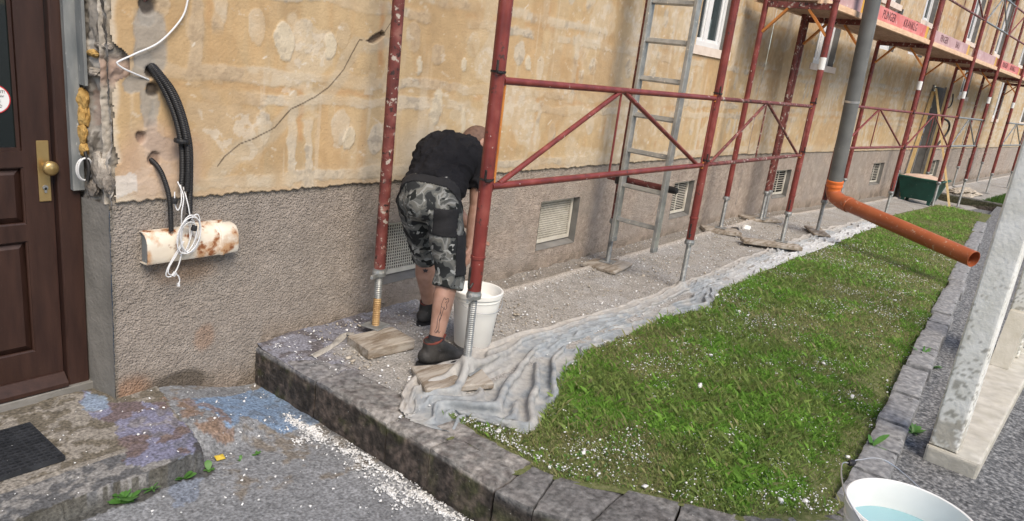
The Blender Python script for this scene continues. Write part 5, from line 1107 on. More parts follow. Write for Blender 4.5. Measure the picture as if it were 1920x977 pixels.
# ---------------- whitewashed concrete frame by the street
fo = Vector((2.60, -2.907, 0)); fx_ = Vector((1, -.07, 0)).normalized(); fy_ = Vector((-.07, -1, 0)).normalized()
t = empty('concrete_frame', (fo.x, fo.y, -.09), 'chipped whitewashed concrete frame with two posts on a foot beam, by the street', 'post')
def dense(name, x0, x1, y0, y1, z0, z1, step=.010, taper=0, bev=.012, lean=0):
    nx, ny, nz = [max(3, int(q/step)) for q in (x1-x0, y1-y0, min(z1-z0, 1.9))]
    bm = bmesh.new(); V = []; F = []
    def face(f, n_, m_):
        k = len(V)
        for i in range(n_+1):
            for j in range(m_+1): V.append(f(i/n_, j/m_))
        for i in range(n_):
            for j in range(m_): a = k+i*(m_+1)+j; F.append((a, a+m_+1, a+m_+2, a+1))
    face(lambda a, b: (0, a, b), ny, nz); face(lambda a, b: (1, 1-a, b), ny, nz); face(lambda a, b: (1-a, 0, b), nx, nz); face(lambda a, b: (a, 1, b), nx, nz); face(lambda a, b: (a, b, 1), nx, ny); face(lambda a, b: (a, 1-b, 0), nx, ny)
    V = np.array(V); bm.free()
    L = np.array([x1-x0, y1-y0, z1-z0]); Q = V*L
    near = np.minimum(Q, L-Q); srt = np.sort(near, 1)[:, 1]       # distance to the second nearest side: small along edges
    pull = np.clip(bev-srt, 0, None)*.55
    Q = Q+(L/2-Q)/np.maximum(np.linalg.norm((L/2-Q)*(near < bev), axis=1, keepdims=True), 1e-6)*pull[:, None]*(near < bev)
    Q = Q+np.array([x0, y0, z0]); W_ = np.array(fo)+Q[:, :1]*np.array(fx_)+Q[:, 1:2]*np.array(fy_)+Q[:, 2:3]*np.array([0, 0, 1.])
    a, b, c = Q.T; nm = np.zeros((len(V), 3)); 
    ax_ = np.argmin(np.minimum(V, 1-V), axis=1); u_ = np.where(ax_ == 0, b+7, a); v2 = np.where(ax_ == 2, b+3, c)
    nn = fbm(u_*9, v2*9, 541)*.5+fbm(u_*30, v2*26, 542)*.5; n4 = fbm(u_*24, v2*24, 543)
    C = np.empty(W_.shape); C[:] = (.52, .50, .455); C *= (.78+.44*n4)[:, None]
    isp = float(name == 'post')
    paint = ss(.40, .44, nn+.40*ss(.10, .45, c)-.20*ss(.30, .05, c))*isp; C = tint(C, paint, (.84, .85, .84), .96)
    chip = ss(.645, .66, fbm(u_*55, v2*75, 544)*.75+nn*.25+.05*ss(.75, .45, c))*paint*ss(1.15, .7, c); C = tint(C, chip, (.36, .355, .33), .85)
    W_ += ((paint*.002)[:, None])*0
    return make_obj(name, W_, F, 'concrete_white', t, colors=C)
dense('foot_beam', 0, 2.45, 0, .235, -.13, .0)
dense('post', .018, .158, .003, .133, .0015, 2.45, lean=0); dense('post', 2.10, 2.25, .003, .14, .0015, 2.45)
dense('top_beam', .02, 2.25, .004, .132, 2.452, 2.6, .06)
mb = MB(); mb.prism([(1.75, .002), (2.098, .002), (2.098, .34), (2.02, .34)], .11, (tuple(fo+fy_*.012), tuple(fx_), (0, 0, 1), tuple(fy_))); o = mb.build('gusset', 'concrete_white', t)
a = o.data.color_attributes.new('Col', 'FLOAT_COLOR', 'POINT'); a.data.foreach_set('color', np.tile(np.array([.50, .48, .43, 1], np.float32), len(o.data.vertices)))
mb = MB(); mb.prism([(2.252, .002), (2.6, .002), (2.33, .34), (2.252, .34)], .11, (tuple(fo+fy_*.012), tuple(fx_), (0, 0, 1), tuple(fy_))); o = mb.build('gusset', 'concrete_white', t)
a = o.data.color_attributes.new('Col', 'FLOAT_COLOR', 'POINT'); a.data.foreach_set('color', np.tile(np.array([.50, .48, .43, 1], np.float32), len(o.data.vertices)))

# ---------------- at the doorway: mat, weeds, scrap
t = empty('door_mat', (-.66, -.20, -.068), 'black rubber ring mat lying in front of the brown door', 'door mat')
mb = MB(); x0, x1, y0, y1, zt = -.97, -.355, -.365, -.035, -.052
mb.box(((x0+x1)/2, (y0+y1)/2, -.069), (x1-x0, y1-y0, .006)); mb.build('mat_base', 'vent_dark', t)
mb = MB(); nx, ny = 26, 14
for i in range(nx+1): x = x0+(x1-x0)*i/nx; mb.box((x, (y0+y1)/2, -.060), (.0075, y1-y0, .017))
mb.build('rib', 'rubber', t)
mb = MB()
for j in range(ny+1): y = y0+(y1-y0)*j/ny; mb.box(((x0+x1)/2, y, -.058), (x1-x0+.004, .009, .019))
mb.build('cross_rib', 'rubber', t)
def weed(c, n, L, label, seed, broad=.35, up=.5):
    r_ = random.Random(seed); t = empty('weed', c, label, 'weed', 'weeds in the cracks')
    for i in range(n):
        a = r_.random()*6.28; l_ = L*(.5+.6*r_.random()); wd = l_*broad*(.7+.5*r_.random()); e = r_.uniform(.15, up)
        V = []; m = 7
        for k in range(m+1):
            q = k/m; rad = l_*q*math.cos(e); z = l_*math.sin(e)*(q-.45*q*q)*1.6; w_ = wd*math.sin(math.pi*min(1, q*.93+.05))**.8*.5
            px_, py_ = c[0]+math.cos(a)*rad, c[1]+math.sin(a)*rad
            for s_ in (-1, 0, 1): V.append((px_-math.sin(a)*w_*s_, py_+math.cos(a)*w_*s_, c[2]+z+(-.12*w_ if s_ == 0 else 0)+.003))
        make_obj('leaf', V, gridmesh(m+1, 3), 'leaf', t, smooth=True)
    return t
def yz(p): return float(zyard(np.array([p[0]]), np.array([p[1]]))[0][0])
for i, (p, n_, L_, lb) in enumerate((((-0.286, -0.576), 7, .075, 'broad-leaved weed at the front edge of the door step, nearest the camera'), ((-0.248, -0.565), 6, .085, 'largest broad weed growing under the door step edge'), ((-0.163, -0.569), 12, .06, 'thin grassy weed along the step edge, between broader ones'), ((-0.041, -0.578), 6, .055, 'small round-leaved weed near the end of the step'), ((0.067, -0.568), 5, .045, 'little weed at the corner of the purple step'), ((0.212, -0.568), 4, .03, 'tiny weed beside the yellow scrap'), ((0.291, -0.574), 4, .03, 'tiny weed right of the yellow scrap'))):
    q = (p[0]-.0, min(p[1], -.655), yz((p[0], min(p[1], -.67)))); weed(q, n_, L_, lb, 550+i, .18 if i == 2 else .6, .9)
q = (2.375, -2.698); weed((q[0], q[1], -.02), 5, .13, 'tall dock leaf standing at the lawn edging stones', 560, .22, 1.2)
q = (2.885, -2.820); weed((q[0], q[1], -.085), 22, .07, 'leafy weed between edging stones and white concrete foot', 561, .3, .8)
q = (4.125, -2.735); weed((q[0], q[1], -.085), 18, .07, 'green weed at the stones behind the white concrete foot', 562, .3, .7)
q = (4.108, -2.669); weed((q[0], q[1], -.01), 9, .10, 'grass tuft growing over an edging stone joint', 563, .12, .6)
q = (0.146, -0.600); qz = yz(q); V = [(q[0]-.018, q[1]-.012, qz+.008), (q[0]+.02, q[1]-.015, qz+.005), (q[0]+.024, q[1]+.012, qz+.012), (q[0]-.015, q[1]+.014, qz+.016), (q[0], q[1], qz+.020)]
mb = MB(); mb.add(V+[(a, b, c-.0025) for a, b, c in V], [(0, 1, 4), (1, 2, 4), (2, 3, 4), (3, 0, 4), (6, 5, 9), (7, 6, 9), (8, 7, 9), (5, 8, 9)]+[(5+i, 5+(i+1) % 4, (i+1) % 4, i) for i in range(4)])
tag(mb.build('paper_scrap', 'yellow', base=(q[0], q[1], qz)), 'crumpled yellow scrap lying at the corner of the step', 'scrap')

# ---------------- cables and tray on the wall
def corr(mb, pts, r, seg=12, pitch=.0075):
    P = spline(pts, 30); out = []; rs = []; acc = 0
    for i, p in enumerate(P):
        if i: acc += (P[i]-P[i-1]).length
        out.append(p); rs.append(r*(1+.07*math.sin(acc/pitch*math.pi*2)))
    # resample finely
    Q = [P[0]]; d_ = pitch/4
    L = [0]
    for i in range(1, len(P)): L.append(L[-1]+(P[i]-P[i-1]).length)
    n = int(L[-1]/d_); Q = []; R_ = []
    j = 0
    for k in range(n+1):
        s_ = min(L[-1]*k/n, L[-1]-1e-6)
        while j < len(L)-2 and L[j+1] < s_: j += 1
        f = (s_-L[j])/max(1e-9, L[j+1]-L[j]); Q.append(P[j].lerp(P[j+1], f)); R_.append(r*(1+.07*math.sin(s_/pitch*2*math.pi)))
    return mb.tube(Q, R_, seg)
t = empty('conduit_bundle', (.28, -.05, .76), 'black corrugated cable conduits bending out of the wall beside the door', 'conduit')
for off, r_, zend in (((-.004, 0, 0), .0125, .90), ((.026, -.010, .004), .0130, .77), ((.011, -.020, 0), .0125, .88)):
    o3 = Vector(off); mb = MB(); corr(mb, [Vector((.172, .03, 1.425))+o3*.3, Vector((.188, -.025, 1.375))+o3*.6, Vector((.222, -.05, 1.30))+o3, Vector((.258, -.06, 1.20))+o3, Vector((.282, -.065, 1.08))+o3, Vector((.288, -.06, .97))+o3, Vector((.286, -.055, zend))+o3], r_); mb.build('conduit', 'black', t, smooth=True)
mb = MB(); corr(mb, [Vector((.176, .02, 1.015)), Vector((.19, -.03, .985)), Vector((.208, -.05, .93)), Vector((.226, -.058, .84)), Vector((.232, -.058, .70))], .0105); mb.build('conduit', 'black', t, smooth=True)
mb = MB(); mb.lathe((.275, -.075, 1.10), [(.032, -.009), (.034, 0), (.032, .009)], 16, (.1, 0, 1)); mb.build('tape_band', 'black', t)
t = empty('conduit_stub', (.165, -.01, 1.72), 'short corrugated conduit stub set in the wall at the picture\'s top edge', 'conduit')
mb = MB(); corr(mb, [Vector((.160, -.018, 1.90)), Vector((.163, -.022, 1.75)), Vector((.165, -.012, 1.69)), Vector((.166, .02, 1.655))], .013); mb.build('conduit', 'red_dirty', t, smooth=True)
t = empty('white_cable', (.04, -.03, 1.41), 'single white cable curving down the plaster from above and kinking back', 'cable')
mb = MB(); mb.tube(spline([(.345, -.03, 1.95), (.345, -.03, 1.80), (.330, -.03, 1.69), (.300, -.03, 1.605), (.209, -.03, 1.504), (.11, -.03, 1.449), (.045, -.03, 1.415), (.036, -.03, 1.405), (.05, -.03, 1.392), (.087, -.03, 1.375), (.168, -.012, 1.347)], 8), .0038, 8); mb.build('cable', 'cable', t, smooth=True)
t = empty('cable_coil', (.265, -.085, .70), 'tied coil of white cables hanging over the rusty tray', 'cable')
r_ = random.Random(4)
def loop(c, rx_, rz_, tilt, dy, n=22, turns=1.0, start=0):
    P = []
    for k in range(n+1):
        a = start+2*math.pi*turns*k/n; P.append(Vector((c[0]+rx_*math.sin(a)*math.cos(tilt)+rz_*math.cos(a)*math.sin(tilt), c[1]+dy*math.sin(a*.5+start), c[2]+rz_*math.cos(a)*math.cos(tilt)-rx_*math.sin(a)*math.sin(tilt))))
    return P
for i in range(6):
    mb = MB(); c = (.285+r_.uniform(-.01, .01), -.095-.006*i, .685+r_.uniform(-.012, .012)); mb.tube(loop(c, .022+.006*i, .078+r_.uniform(-.01, .014), r_.uniform(-.05, .30), .01), .0027, 8); mb.build('cable_loop', 'cable', t, smooth=True)
for pts in ([(.262, -.06, .92), (.272, -.09, .86), (.258, -.10, .79), (.262, -.09, .73)], [(.275, -.06, .91), (.262, -.09, .84), (.246, -.09, .80), (.236, -.085, .83), (.240, -.075, .88)], [(.286, -.06, .90), (.290, -.095, .82), (.300, -.10, .74), (.306, -.095, .70)],
            [(.262, -.10, .66), (.225, -.10, .60), (.196, -.095, .545), (.190, -.09, .508), (.212, -.09, .500), (.240, -.09, .53), (.262, -.09, .60)], [(.268, -.10, .66), (.230, -.10, .595), (.202, -.098, .55), (.198, -.094, .518), (.222, -.09, .508), (.248, -.09, .55), (.268, -.09, .62)], [(.222, -.095, .515), (.240, -.10, .50), (.246, -.10, .475), (.238, -.10, .460)],
            [(.30, -.09, .76), (.330, -.10, .775), (.342, -.10, .74), (.332, -.10, .68), (.31, -.10, .64)]):
    mb = MB(); mb.tube(spline(pts, 10), .0027, 8); mb.build('cable', 'cable', t, smooth=True)
for p in ((.288, -.10, .765), (.232, -.09, .842), (.312, -.105, .715)): mb = MB(); mb.lathe(p, [(.012, -.012), (.0135, 0), (.012, .012)], 12, (.2, 0, 1)); mb.build('tape_wrap', 'black', t)
mb = MB(); mb.box((.222, -.10, .512), (.012, .012, .02), Euler((.3, .5, .2))); mb.build('cable_tie', 'cable', t)
mb = MB(); mb.box((.240, -.10, .458), (.010, .010, .014)); mb.build('cable_end', 'cable', t)
# rusty enamelled lamp tray on the plinth
t = empty('enamel_tray', (.34, -.005, .56), 'rusty cream enamelled half-pipe tray fixed on the plinth', 'tray')
prof = []
for k in range(13):
    pass
prof = [(-.004, .700), (-.030, .699), (-.052, .690), (-.067, .673), (-.075, .650), (-.076, .625), (-.076, .598), (-.076, .572), (-.070, .561), (-.040, .557), (-.004, .556)]
xa, xb = .118, .560; mb = MB(); V = []; F = []
XX = [xa, xa+.002]+list(np.linspace(xa+.03, xb-.1, 10))+[xb-.098, xb-.09, xb-.082, xb-.08, xb-.012, xb-.004, xb]
for x in XX:
    s_ = 1.0 if x < xb-.1 else (1.05 if xb-.099 < x < xb-.081 else 1.0)
    if x > xb-.013: s_ = {0: .97, 1: .9}.get(int(x > xb-.005)+int(x == xb) > 0, .97) if x < xb else .84
    for (d_, z_) in prof: V.append((x, d_*s_, .628+(z_-.628)*s_))
m_ = len(prof)
for i in range(len(XX)-1):
    for k in range(m_-1): a = i*m_+k; F.append((a, a+1, a+m_+1, a+m_))
F.append(tuple(range((len(XX)-1)*m_, len(XX)*m_)))
k0 = len(V)
for x in (xa, xb-.02):
    for (d_, z_) in prof: V.append((x, d_*.93, .628+(z_-.628)*.95))
for k in range(m_-1): F.append((k0+k, k0+m_+k, k0+m_+k+1, k0+k+1)); F.append((k, k0+k, k0+k+1, k+1))
mb.add(V, F); mb.build('tray', 'enamel', t, smooth=True)
mb = MB(); mb.add([(xa+.010, a_, b_) for a_, b_ in [(q[0]*.95, .628+(q[1]-.628)*.96) for q in prof]], [tuple(range(len(prof)))]); mb.build('end_plate', 'strip', t)
mb = MB(); mb.beam((.30, -.012, .706), (.50, -.012, .704), .016, .018); mb.build('fixing_rail', 'enamel', t)
# white cable loop at the hacked jamb
t = empty('jamb_cable', (-.03, .10, .99), 'small loop of white and black cable hanging at the hacked door jamb', 'cable')
c = (-0.046, 0.100, 0.960); mb = MB(); mb.tube([(c[0]+.028*math.sin(a), c[1]-.03*math.cos(a*1.0)*.3, c[2]+.048*math.cos(a)) for a in np.linspace(.3, 6.2, 26)], .0035, 8); mb.build('cable', 'cable', t, smooth=True)
mb = MB(); mb.tube([(c[0]+.030*math.sin(a), c[1]+.012, c[2]+.046*math.cos(a)-.004) for a in np.linspace(0, 6.0, 26)], .0035, 8); mb.build('cable', 'cable', t, smooth=True)
mb = MB(); mb.tube(spline([(c[0]+.01, c[1]+.02, c[2]+.07), (c[0]+.014, c[1], c[2]), (c[0]+.006, c[1], c[2]-.05)], 6), .008, 8); mb.build('cable', 'black', t, smooth=True)
# dark rubbish by the poles
q = Vector((6.75, -.30, .02)); t = empty('rubble_scrap', tuple(q), 'black and white scraps lying between the poles at the wall joint', 'scrap')
lump('dark_scrap', q, (.12, .05, .02), 'black', t, 590, 2); lump('pale_scrap', q+Vector((.28, -.05, .0)), (.09, .05, .03), 'bucket', t, 591, 2)
q = w2(9.9, .65, -.03); tag(lump('sheet_heap', q, (.75, .28, .09), 'rubble', None, 592, 4, .5), 'crumpled pale sheeting heaped past the far kerb', 'tarpaulin')

# ---------------- trees across the street, mirrored in the door pane and windows
def tree(c, h, r_, seed, label):
    g_ = np.random.default_rng(seed); t = empty('tree', c, label, 'tree', 'trees across the street')
    mb = MB(); c = Vector(c); mb.tube([c, c+Vector((.1, 0, h*.3)), c+Vector((-.1, .1, h*.6)), c+Vector((0, 0, h*.9))], [.22, .18, .12, .04], 10)
    for k in range(6): a = k*1.05; mb.tube([c+Vector((0, 0, h*(.35+.07*k))), c+Vector((math.cos(a)*r_*.6, math.sin(a)*r_*.6, h*(.5+.06*k)))], [.09, .03], 7)
    mb.build('trunk', 'bark', t)
    n = 9000; u = g_.normal(size=(n, 3)); u /= np.linalg.norm(u, axis=1)[:, None]; rad = g_.random(n)**.45
    cl = fbm(u[:, 0]*2.5+u[:, 2]*2+seed, u[:, 1]*2.5, seed); P = u*(rad*(.65+.7*cl))[:, None]*np.array([r_, r_, h*.42])+np.array([c.x, c.y, c.z+h*.62])
    A_ = g_.normal(size=(n, 3))*.09; B_ = g_.normal(size=(n, 3))*.09
    V = np.stack([P-A_, P+B_, P+A_, P-B_], 1).reshape(-1, 3); make_obj('crown', V, np.arange(n*4).reshape(-1, 4), 'foliage', t)
for i, (x, y, h, r_, lb) in enumerate(((-7.5, -11, 7.5, 3.2, 'leafy tree across the street mirrored in the door pane, left one'), (-2.5, -13, 8.5, 3.4, 'leafy tree across the street, middle one'), (13, -16, 9, 3.6, 'leafy tree across the street facing the window, right one'), (20, -14, 8, 3.4, 'leafy tree across the street facing the far wing'))): tree((x, y, -.1), h, r_, 600+i, lb)

# ================================================================== THE WORKER
def capsule(p0, r0, p1, r1, side=None, flat=1.0, seg=20, rings=5, ends=(True, True)):
    """tapered limb with rounded ends; flat < 1 squeezes it across the axis and 'side'"""
    p0 = Vector(p0); p1 = Vector(p1); ax = (p1-p0); L = ax.length; ax = ax.normalized()
    s_ = Vector(side) if side is not None else ax.orthogonal(); s_ = (s_-ax*s_.dot(ax)).normalized(); b = ax.cross(s_)
    prof = []
    if ends[0]:
        for k in range(rings): a = math.pi/2*(1-k/rings); prof.append((-math.sin(a)*r0, math.cos(a)*r0))
    prof.append((0, r0)); 
    for k in range(1, 6): prof.append((L*k/6, r0+(r1-r0)*k/6))
    prof.append((L, r1))
    if ends[1]:
        for k in range(1, rings+1): a = math.pi/2*k/rings; prof.append((L+math.sin(a)*r1, math.cos(a)*r1))
    V = []; F = []
    for t, r in prof:
        r = max(r, 1e-4)
        for k in range(seg): q = 2*math.pi*k/seg; V.append(p0+ax*t+s_*math.cos(q)*r+b*math.sin(q)*r*flat)
    n = len(prof)
    for i in range(n-1):
        for k in range(seg): F.append((i*seg+k, i*seg+(k+1) % seg, (i+1)*seg+(k+1) % seg, (i+1)*seg+k))
    F.append(tuple(range(seg))[::-1]); F.append(tuple(range((n-1)*seg, n*seg)))
    return V, F
def ellipsoid(c, r, Rm=None, seg=24, rings=14):
    V = []; F = []; Rm = Rm or Matrix.Identity(3)
    for i in range(rings+1):
        a = math.pi*i/rings
        for k in range(seg): b = 2*math.pi*k/seg; V.append(Vector(c)+Rm @ Vector((r[0]*math.sin(a)*math.cos(b)+1e-5*math.cos(b), r[1]*math.sin(a)*math.sin(b)+1e-5*math.sin(b), r[2]*math.cos(a))))
    for i in range(rings):
        for k in range(seg): F.append((i*seg+k, (i+1)*seg+k, (i+1)*seg+(k+1) % seg, i*seg+(k+1) % seg))
    F.append(tuple(range(seg))); F.append(tuple(range(rings*seg, (rings+1)*seg))[::-1])
    return V, F
def fuse(name, shapes, voxel, mat, parent, smooth=6, factor=.5, wrinkle=None):
    mb = MB()
    for V, F in shapes: mb.add(V, F)
    me = bpy.data.meshes.new('tmp'); me.from_pydata(mb.v, [], mb.f)
    o = bpy.data.objects.new('tmp_fuse', me); col.objects.link(o)
    m = o.modifiers.new('r', 'REMESH'); m.mode = 'VOXEL'; m.voxel_size = voxel; m.use_smooth_shade = True
    m = o.modifiers.new('s', 'SMOOTH'); m.iterations = smooth; m.factor = factor
    dg = bpy.context.evaluated_depsgraph_get(); me2 = bpy.data.meshes.new_from_object(o.evaluated_get(dg))
    bpy.data.objects.remove(o)
    n = len(me2.vertices); co = np.empty(n*3, np.float32); me2.vertices.foreach_get('co', co); co = co.reshape(-1, 3).astype(float)
    if wrinkle:
        no = np.empty(n*3, np.float32); me2.vertices.foreach_get('normal', no); no = no.reshape(-1, 3); co = co+no*wrinkle(co)[:, None]
    F = [tuple(p.vertices) for p in me2.polygons]
    return make_obj(name, co, F, mat, parent, smooth=True)
def patch(name, src, cond, off, mat, parent):
    """a second layer cut from the faces of 'src' where cond(centre, normal) holds, lifted by 'off' with a turned-in rim"""
    me = src.data; org = ORG[src.name]; vid = {}; V = []; F = []
    sel = [p for p in me.polygons if cond(Vector(p.center)+org, p.normal)]
    if not sel: return None
    for p in sel:
        q = []
        for i in p.vertices:
            if i not in vid: vid[i] = len(V); V.append(me.vertices[i].co+me.vertices[i].normal*off+org)
            q.append(vid[i])
        F.append(tuple(q))
    cnt = {}
    for f in F:
        for a, b in zip(f, f[1:]+f[:1]): cnt[(min(a, b), max(a, b))] = cnt.get((min(a, b), max(a, b)), [])+[(a, b)]
    inv = {v: k for k, v in vid.items()}; low = {}
    for e, l in cnt.items():
        if len(l) == 1:
            a, b = l[0]
            for i in (a, b):
                if i not in low: low[i] = len(V); mv = me.vertices[inv[i]]; V.append(mv.co-mv.normal*.002+org)
            F.append((b, a, low[a], low[b]))
    return make_obj(name, V, F, mat, parent, smooth=True)
wk_ = empty('person', (1.45, -.52, 0), 'worker in black T-shirt and camouflage shorts bending forward over a bucket', 'person')
Vv = Vector
hd_ = Vv((.87, .5, 0)); rs_ = Vv((.5, -.87, 0))          # heading of the trunk and his right-hand side
hipL, hipR = Vv((1.375, -.425, .815)), Vv((1.415, -.60, .815)); kneL, ankL = Vv((1.54, -.37, .485)), Vv((1.695, -.295, .105)); kneR, ankR = Vv((1.405, -.69, .49)), Vv((1.285, -.735, .105))
pel = Vv((1.395, -.51, .875)); chest = Vv((1.64, -.375, 1.03)); neck = Vv((1.805, -.335, 1.085)); head = Vv((1.885, -.37, 1.115))
shR, shL = Vv((1.790, -.485, 1.035)), Vv((1.700, -.225, 1.03))
elR, haR = Vv((1.775, -.515, .775)), Vv((1.700, -.560, .565)); elL, haL = Vv((1.84, -.20, .79)), Vv((1.93, -.33, .61))
B = []
def cap(*a, **k): B.append(capsule(*a, **k))
cap(hipL, .075, kneL, .058); cap(hipR, .075, kneR, .058)
for kn, an in ((kneL, ankL), (kneR, ankR)):
    d = (an-kn); bk = Vv((-d.z, 0, d.x)).normalized(); bk = bk if bk.x < 0 else -bk
    cap(kn, .054, kn+d*.32+bk*.012, .058); cap(kn+d*.32+bk*.012, .058, kn+d*.62+bk*.005, .047); cap(kn+d*.62+bk*.005, .047, an, .036)
    fwv = Vv((.95, -.12, 0)).normalized(); cap(an, .036, an+fwv*.06-Vv((0, 0, .05)), .035)
B.append(ellipsoid(pel-Vv((0, 0, .03)), (.12, .12, .09))); cap(pel-Vv((0, 0, .01)), .085, chest-Vv((0, 0, .02)), .095); cap(chest-Vv((0, 0, .02)), .09, neck-Vv((0, 0, .01)), .055)
cap(chest, .08, shR, .058); cap(chest, .08, shL, .058)
for sh, el, ha in ((shR, elR, haR), (shL, elL, haL)):
    cap(sh, .055, el, .041); d = (ha-el); cap(el, .042, el+d*.3, .043); cap(el+d*.3, .043, ha, .028)
    # hand: palm, four curled fingers, thumb leaving the side of the palm
    dn = d.normalized(); sd_ = rs_ if sh is shR else -rs_; fr_ = dn.cross(sd_).normalized()
    pm = ha+dn*.05; cap(ha+dn*.01, .027, pm+dn*.03, .036, side=fr_, flat=.5)
    for i, L in enumerate((.070, .080, .075, .058)):
        b0 = pm+dn*.035+fr_*(.027-.018*i); m1 = b0+dn*L*.42+sd_*(-.008); m2 = m1+dn*L*.32-sd_*.018; m3 = m2+dn*L*.10-sd_*.020
        cap(b0, .0095, m1, .009, seg=10); cap(m1, .009, m2, .0085, seg=10); cap(m2, .0085, m3, .0075, seg=10)
    tb0 = ha+dn*.03+fr_*.025; tm = tb0+dn*.03+fr_*.022-sd_*.01; cap(tb0, .013, tm, .011, seg=10); cap(tm, .011, tm+dn*.028-sd_*.012, .009, seg=10)
cap(neck-hd_*.03, .060, head-Vv((.03, 0, .02)), .056)
# head: looking down to the bucket; face axis hf, crown axis hu
hf = Vv((.60, -.25, -.76)).normalized(); hu = (Vv((.85, -.10, .5))); hu = (hu-hf*hu.dot(hf)).normalized(); hr = hf.cross(hu)
HM = Matrix((hr, hf, hu)).transposed()
B.append(ellipsoid(head, (.076, .096, .105), HM)); B.append(ellipsoid(head+hf*.035-hu*.065, (.054, .058, .062), HM))
B.append(ellipsoid(head+hf*.098-hu*.02, (.013, .018, .026), HM)); B.append(ellipsoid(head+hf*.082-hu*.068, (.024, .012, .010), HM)); B.append(ellipsoid(head+hf*.075-hu*.105, (.028, .020, .020), HM))
for sg in (-1, 1):
    B.append(ellipsoid(head+hr*sg*.080-hu*.012-hf*.008, (.010, .022, .032), HM)); B.append(ellipsoid(head+hf*.083+hr*sg*.030+hu*.012, (.022, .010, .007), HM))
body = fuse('body', B, .0062, 'skin', wk_, 5, .5)
hair = patch('hair', body, lambda c, n: (c-head).length < .135 and (c-head).dot(hu)*.9-(c-head).dot(hf)*.75 > -.012-.25*max(0, (c-head).dot(hf)) and abs((c-head).dot(hr)) < .0755 and (c-head).dot(hd_) > -.10 and (c-head).dot(hf)*.6-(c-head).dot(hu)*.4 < .05, .0016, 'hair', wk_)
for sg in (-1, 1): mb = MB(); mb.lathe(head+hf*.088+hr*sg*.030-hu*.004, [(0, .006), (.006, .004), (.009, 0)], 12, tuple(hf)); mb.build('eye', 'bucket', wk_)
# boots and socks
def boot(an, fwv, seed):
    fwv = Vv(fwv).normalized(); sdv = Vv((fwv.y, -fwv.x, 0)); g0 = Vv((an.x, an.y, .012))
    sh = [capsule(g0+Vv((0, 0, .05))-fwv*.045, .046, g0+Vv((0, 0, .05))+fwv*.06, .046, side=sdv), capsule(g0+Vv((0, 0, .044))+fwv*.05, .047, g0+Vv((0, 0, .036))+fwv*.160, .040, side=sdv, flat=.85), capsule(g0+Vv((0, 0, .10))+fwv*.01, .046, g0+Vv((0, 0, .055))+fwv*.10, .040, side=sdv), capsule(g0+Vv((0, 0, .05))-fwv*.02, .049, g0+Vv((0, 0, .135))-fwv*.012, .050, ends=(True, False)), capsule(g0+Vv((0, 0, .07))+fwv*.05, .036, g0+Vv((0, 0, .12))+fwv*.015, .036)]
    o = fuse('boot', sh, .006, 'boot', wk_, 4, .5, lambda c: .004*(fbm(c[:, 0]*40+c[:, 2]*30, c[:, 1]*40, seed)-.5))
    so = MB(); pr_ = []
    for k in range(24):
        a = 2*math.pi*k/24; rx_ = .148; u = math.cos(a)*rx_+.045; w_ = math.sin(a)*(.047 if u < .07 else .052*(1-.25*max(0, (u-.07)/.13))); pr_.append((u, w_))
    so.prism(pr_, .030, (tuple(g0-Vv((0, 0, .012))), tuple(fwv), tuple(fwv.cross(Vv((0, 0, -1)))), (0, 0, 1))); so.build('boot_sole', 'black', o)
    cl = MB(); cl.lathe(g0+Vv((0, 0, .132))-fwv*.012, [(.047, 0), (.0515, .004), (.0515, .009), (.047, .012), (.044, .006)], 22, tuple(Vv((0, 0, 1))-fwv*.25)); cl.build('boot_collar', 'boot_red', o, smooth=True)
    for k in range(4):
        q = g0+fwv*(.055+.020*k)+Vv((0, 0, .112-.016*k)); lc = MB(); lc.tube(spline([q-sdv*.026-Vv((0, 0, .010)), q+Vv((0, 0, .004)), q+sdv*.026-Vv((0, 0, .010))], 4), .0028, 6); lc.build('lace', 'black', o)
    tg = MB(); tg.beam(g0+fwv*.03+Vv((0, 0, .135)), g0+fwv*.045+Vv((0, 0, .172)), .05, .012, tuple(fwv)); tg.build('boot_tongue', 'boot_red', o)
boot(ankR, (.93, -.30, 0), 611); boot(ankL, (.97, .1, 0), 612)
for an, kn in ((ankR, kneR), (ankL, kneL)):
    d = (kn-an).normalized(); sk_ = MB(); sk_.tube([an+d*q for q in (-.01, .02, .045, .062)], [.047, .044, .043, .0435], 20); sk_.build('sock', 'sock', wk_, smooth=True)
# shorts
ta0 = (chest-pel).normalized()
SH = [ellipsoid(pel-hd_*.02+Vv((0, 0, -.03)), (.140, .158, .112), Matrix.Rotation(.5, 3, 'Z'))]
def thigh(h, k, an, ext, r0, r1):
    d = (k-h).normalized(); d2 = (an-k).normalized(); hem_ = k+d2*ext
    SH.append(capsule(h, .098, h+(k-h)*.5, r0, ends=(True, True))); SH.append(capsule(h+(k-h)*.5, r0, k, r1)); SH.append(capsule(k, r1, hem_, r1+.004, ends=(True, False)))
thigh(hipL-hd_*.015, kneL, ankL, .02, .090, .078); thigh(hipR-hd_*.02, kneR, ankR, .085, .094, .080)
SH.append(capsule(hipL-hd_*.04, .090, hipR-hd_*.04, .090)); SH.append(capsule(pel+Vv((0, 0, .015))-hd_*.01-rs_*.06, .100, pel+Vv((0, 0, .015))-hd_*.01+rs_*.06, .100)); SH.append(capsule(pel-ta0*.03, .150, pel+ta0*.085, .148, side=rs_, flat=.74, ends=(True, False)))
shorts = fuse('shorts', SH, .0075, 'camo', wk_, 8, .5, lambda c: .014*(fbm(c[:, 0]*9+c[:, 1]*7, c[:, 2]*13+c[:, 1]*5, 620)-.5)+.006*(fbm(c[:, 0]*22, c[:, 2]*25+c[:, 1]*9, 621)-.5))
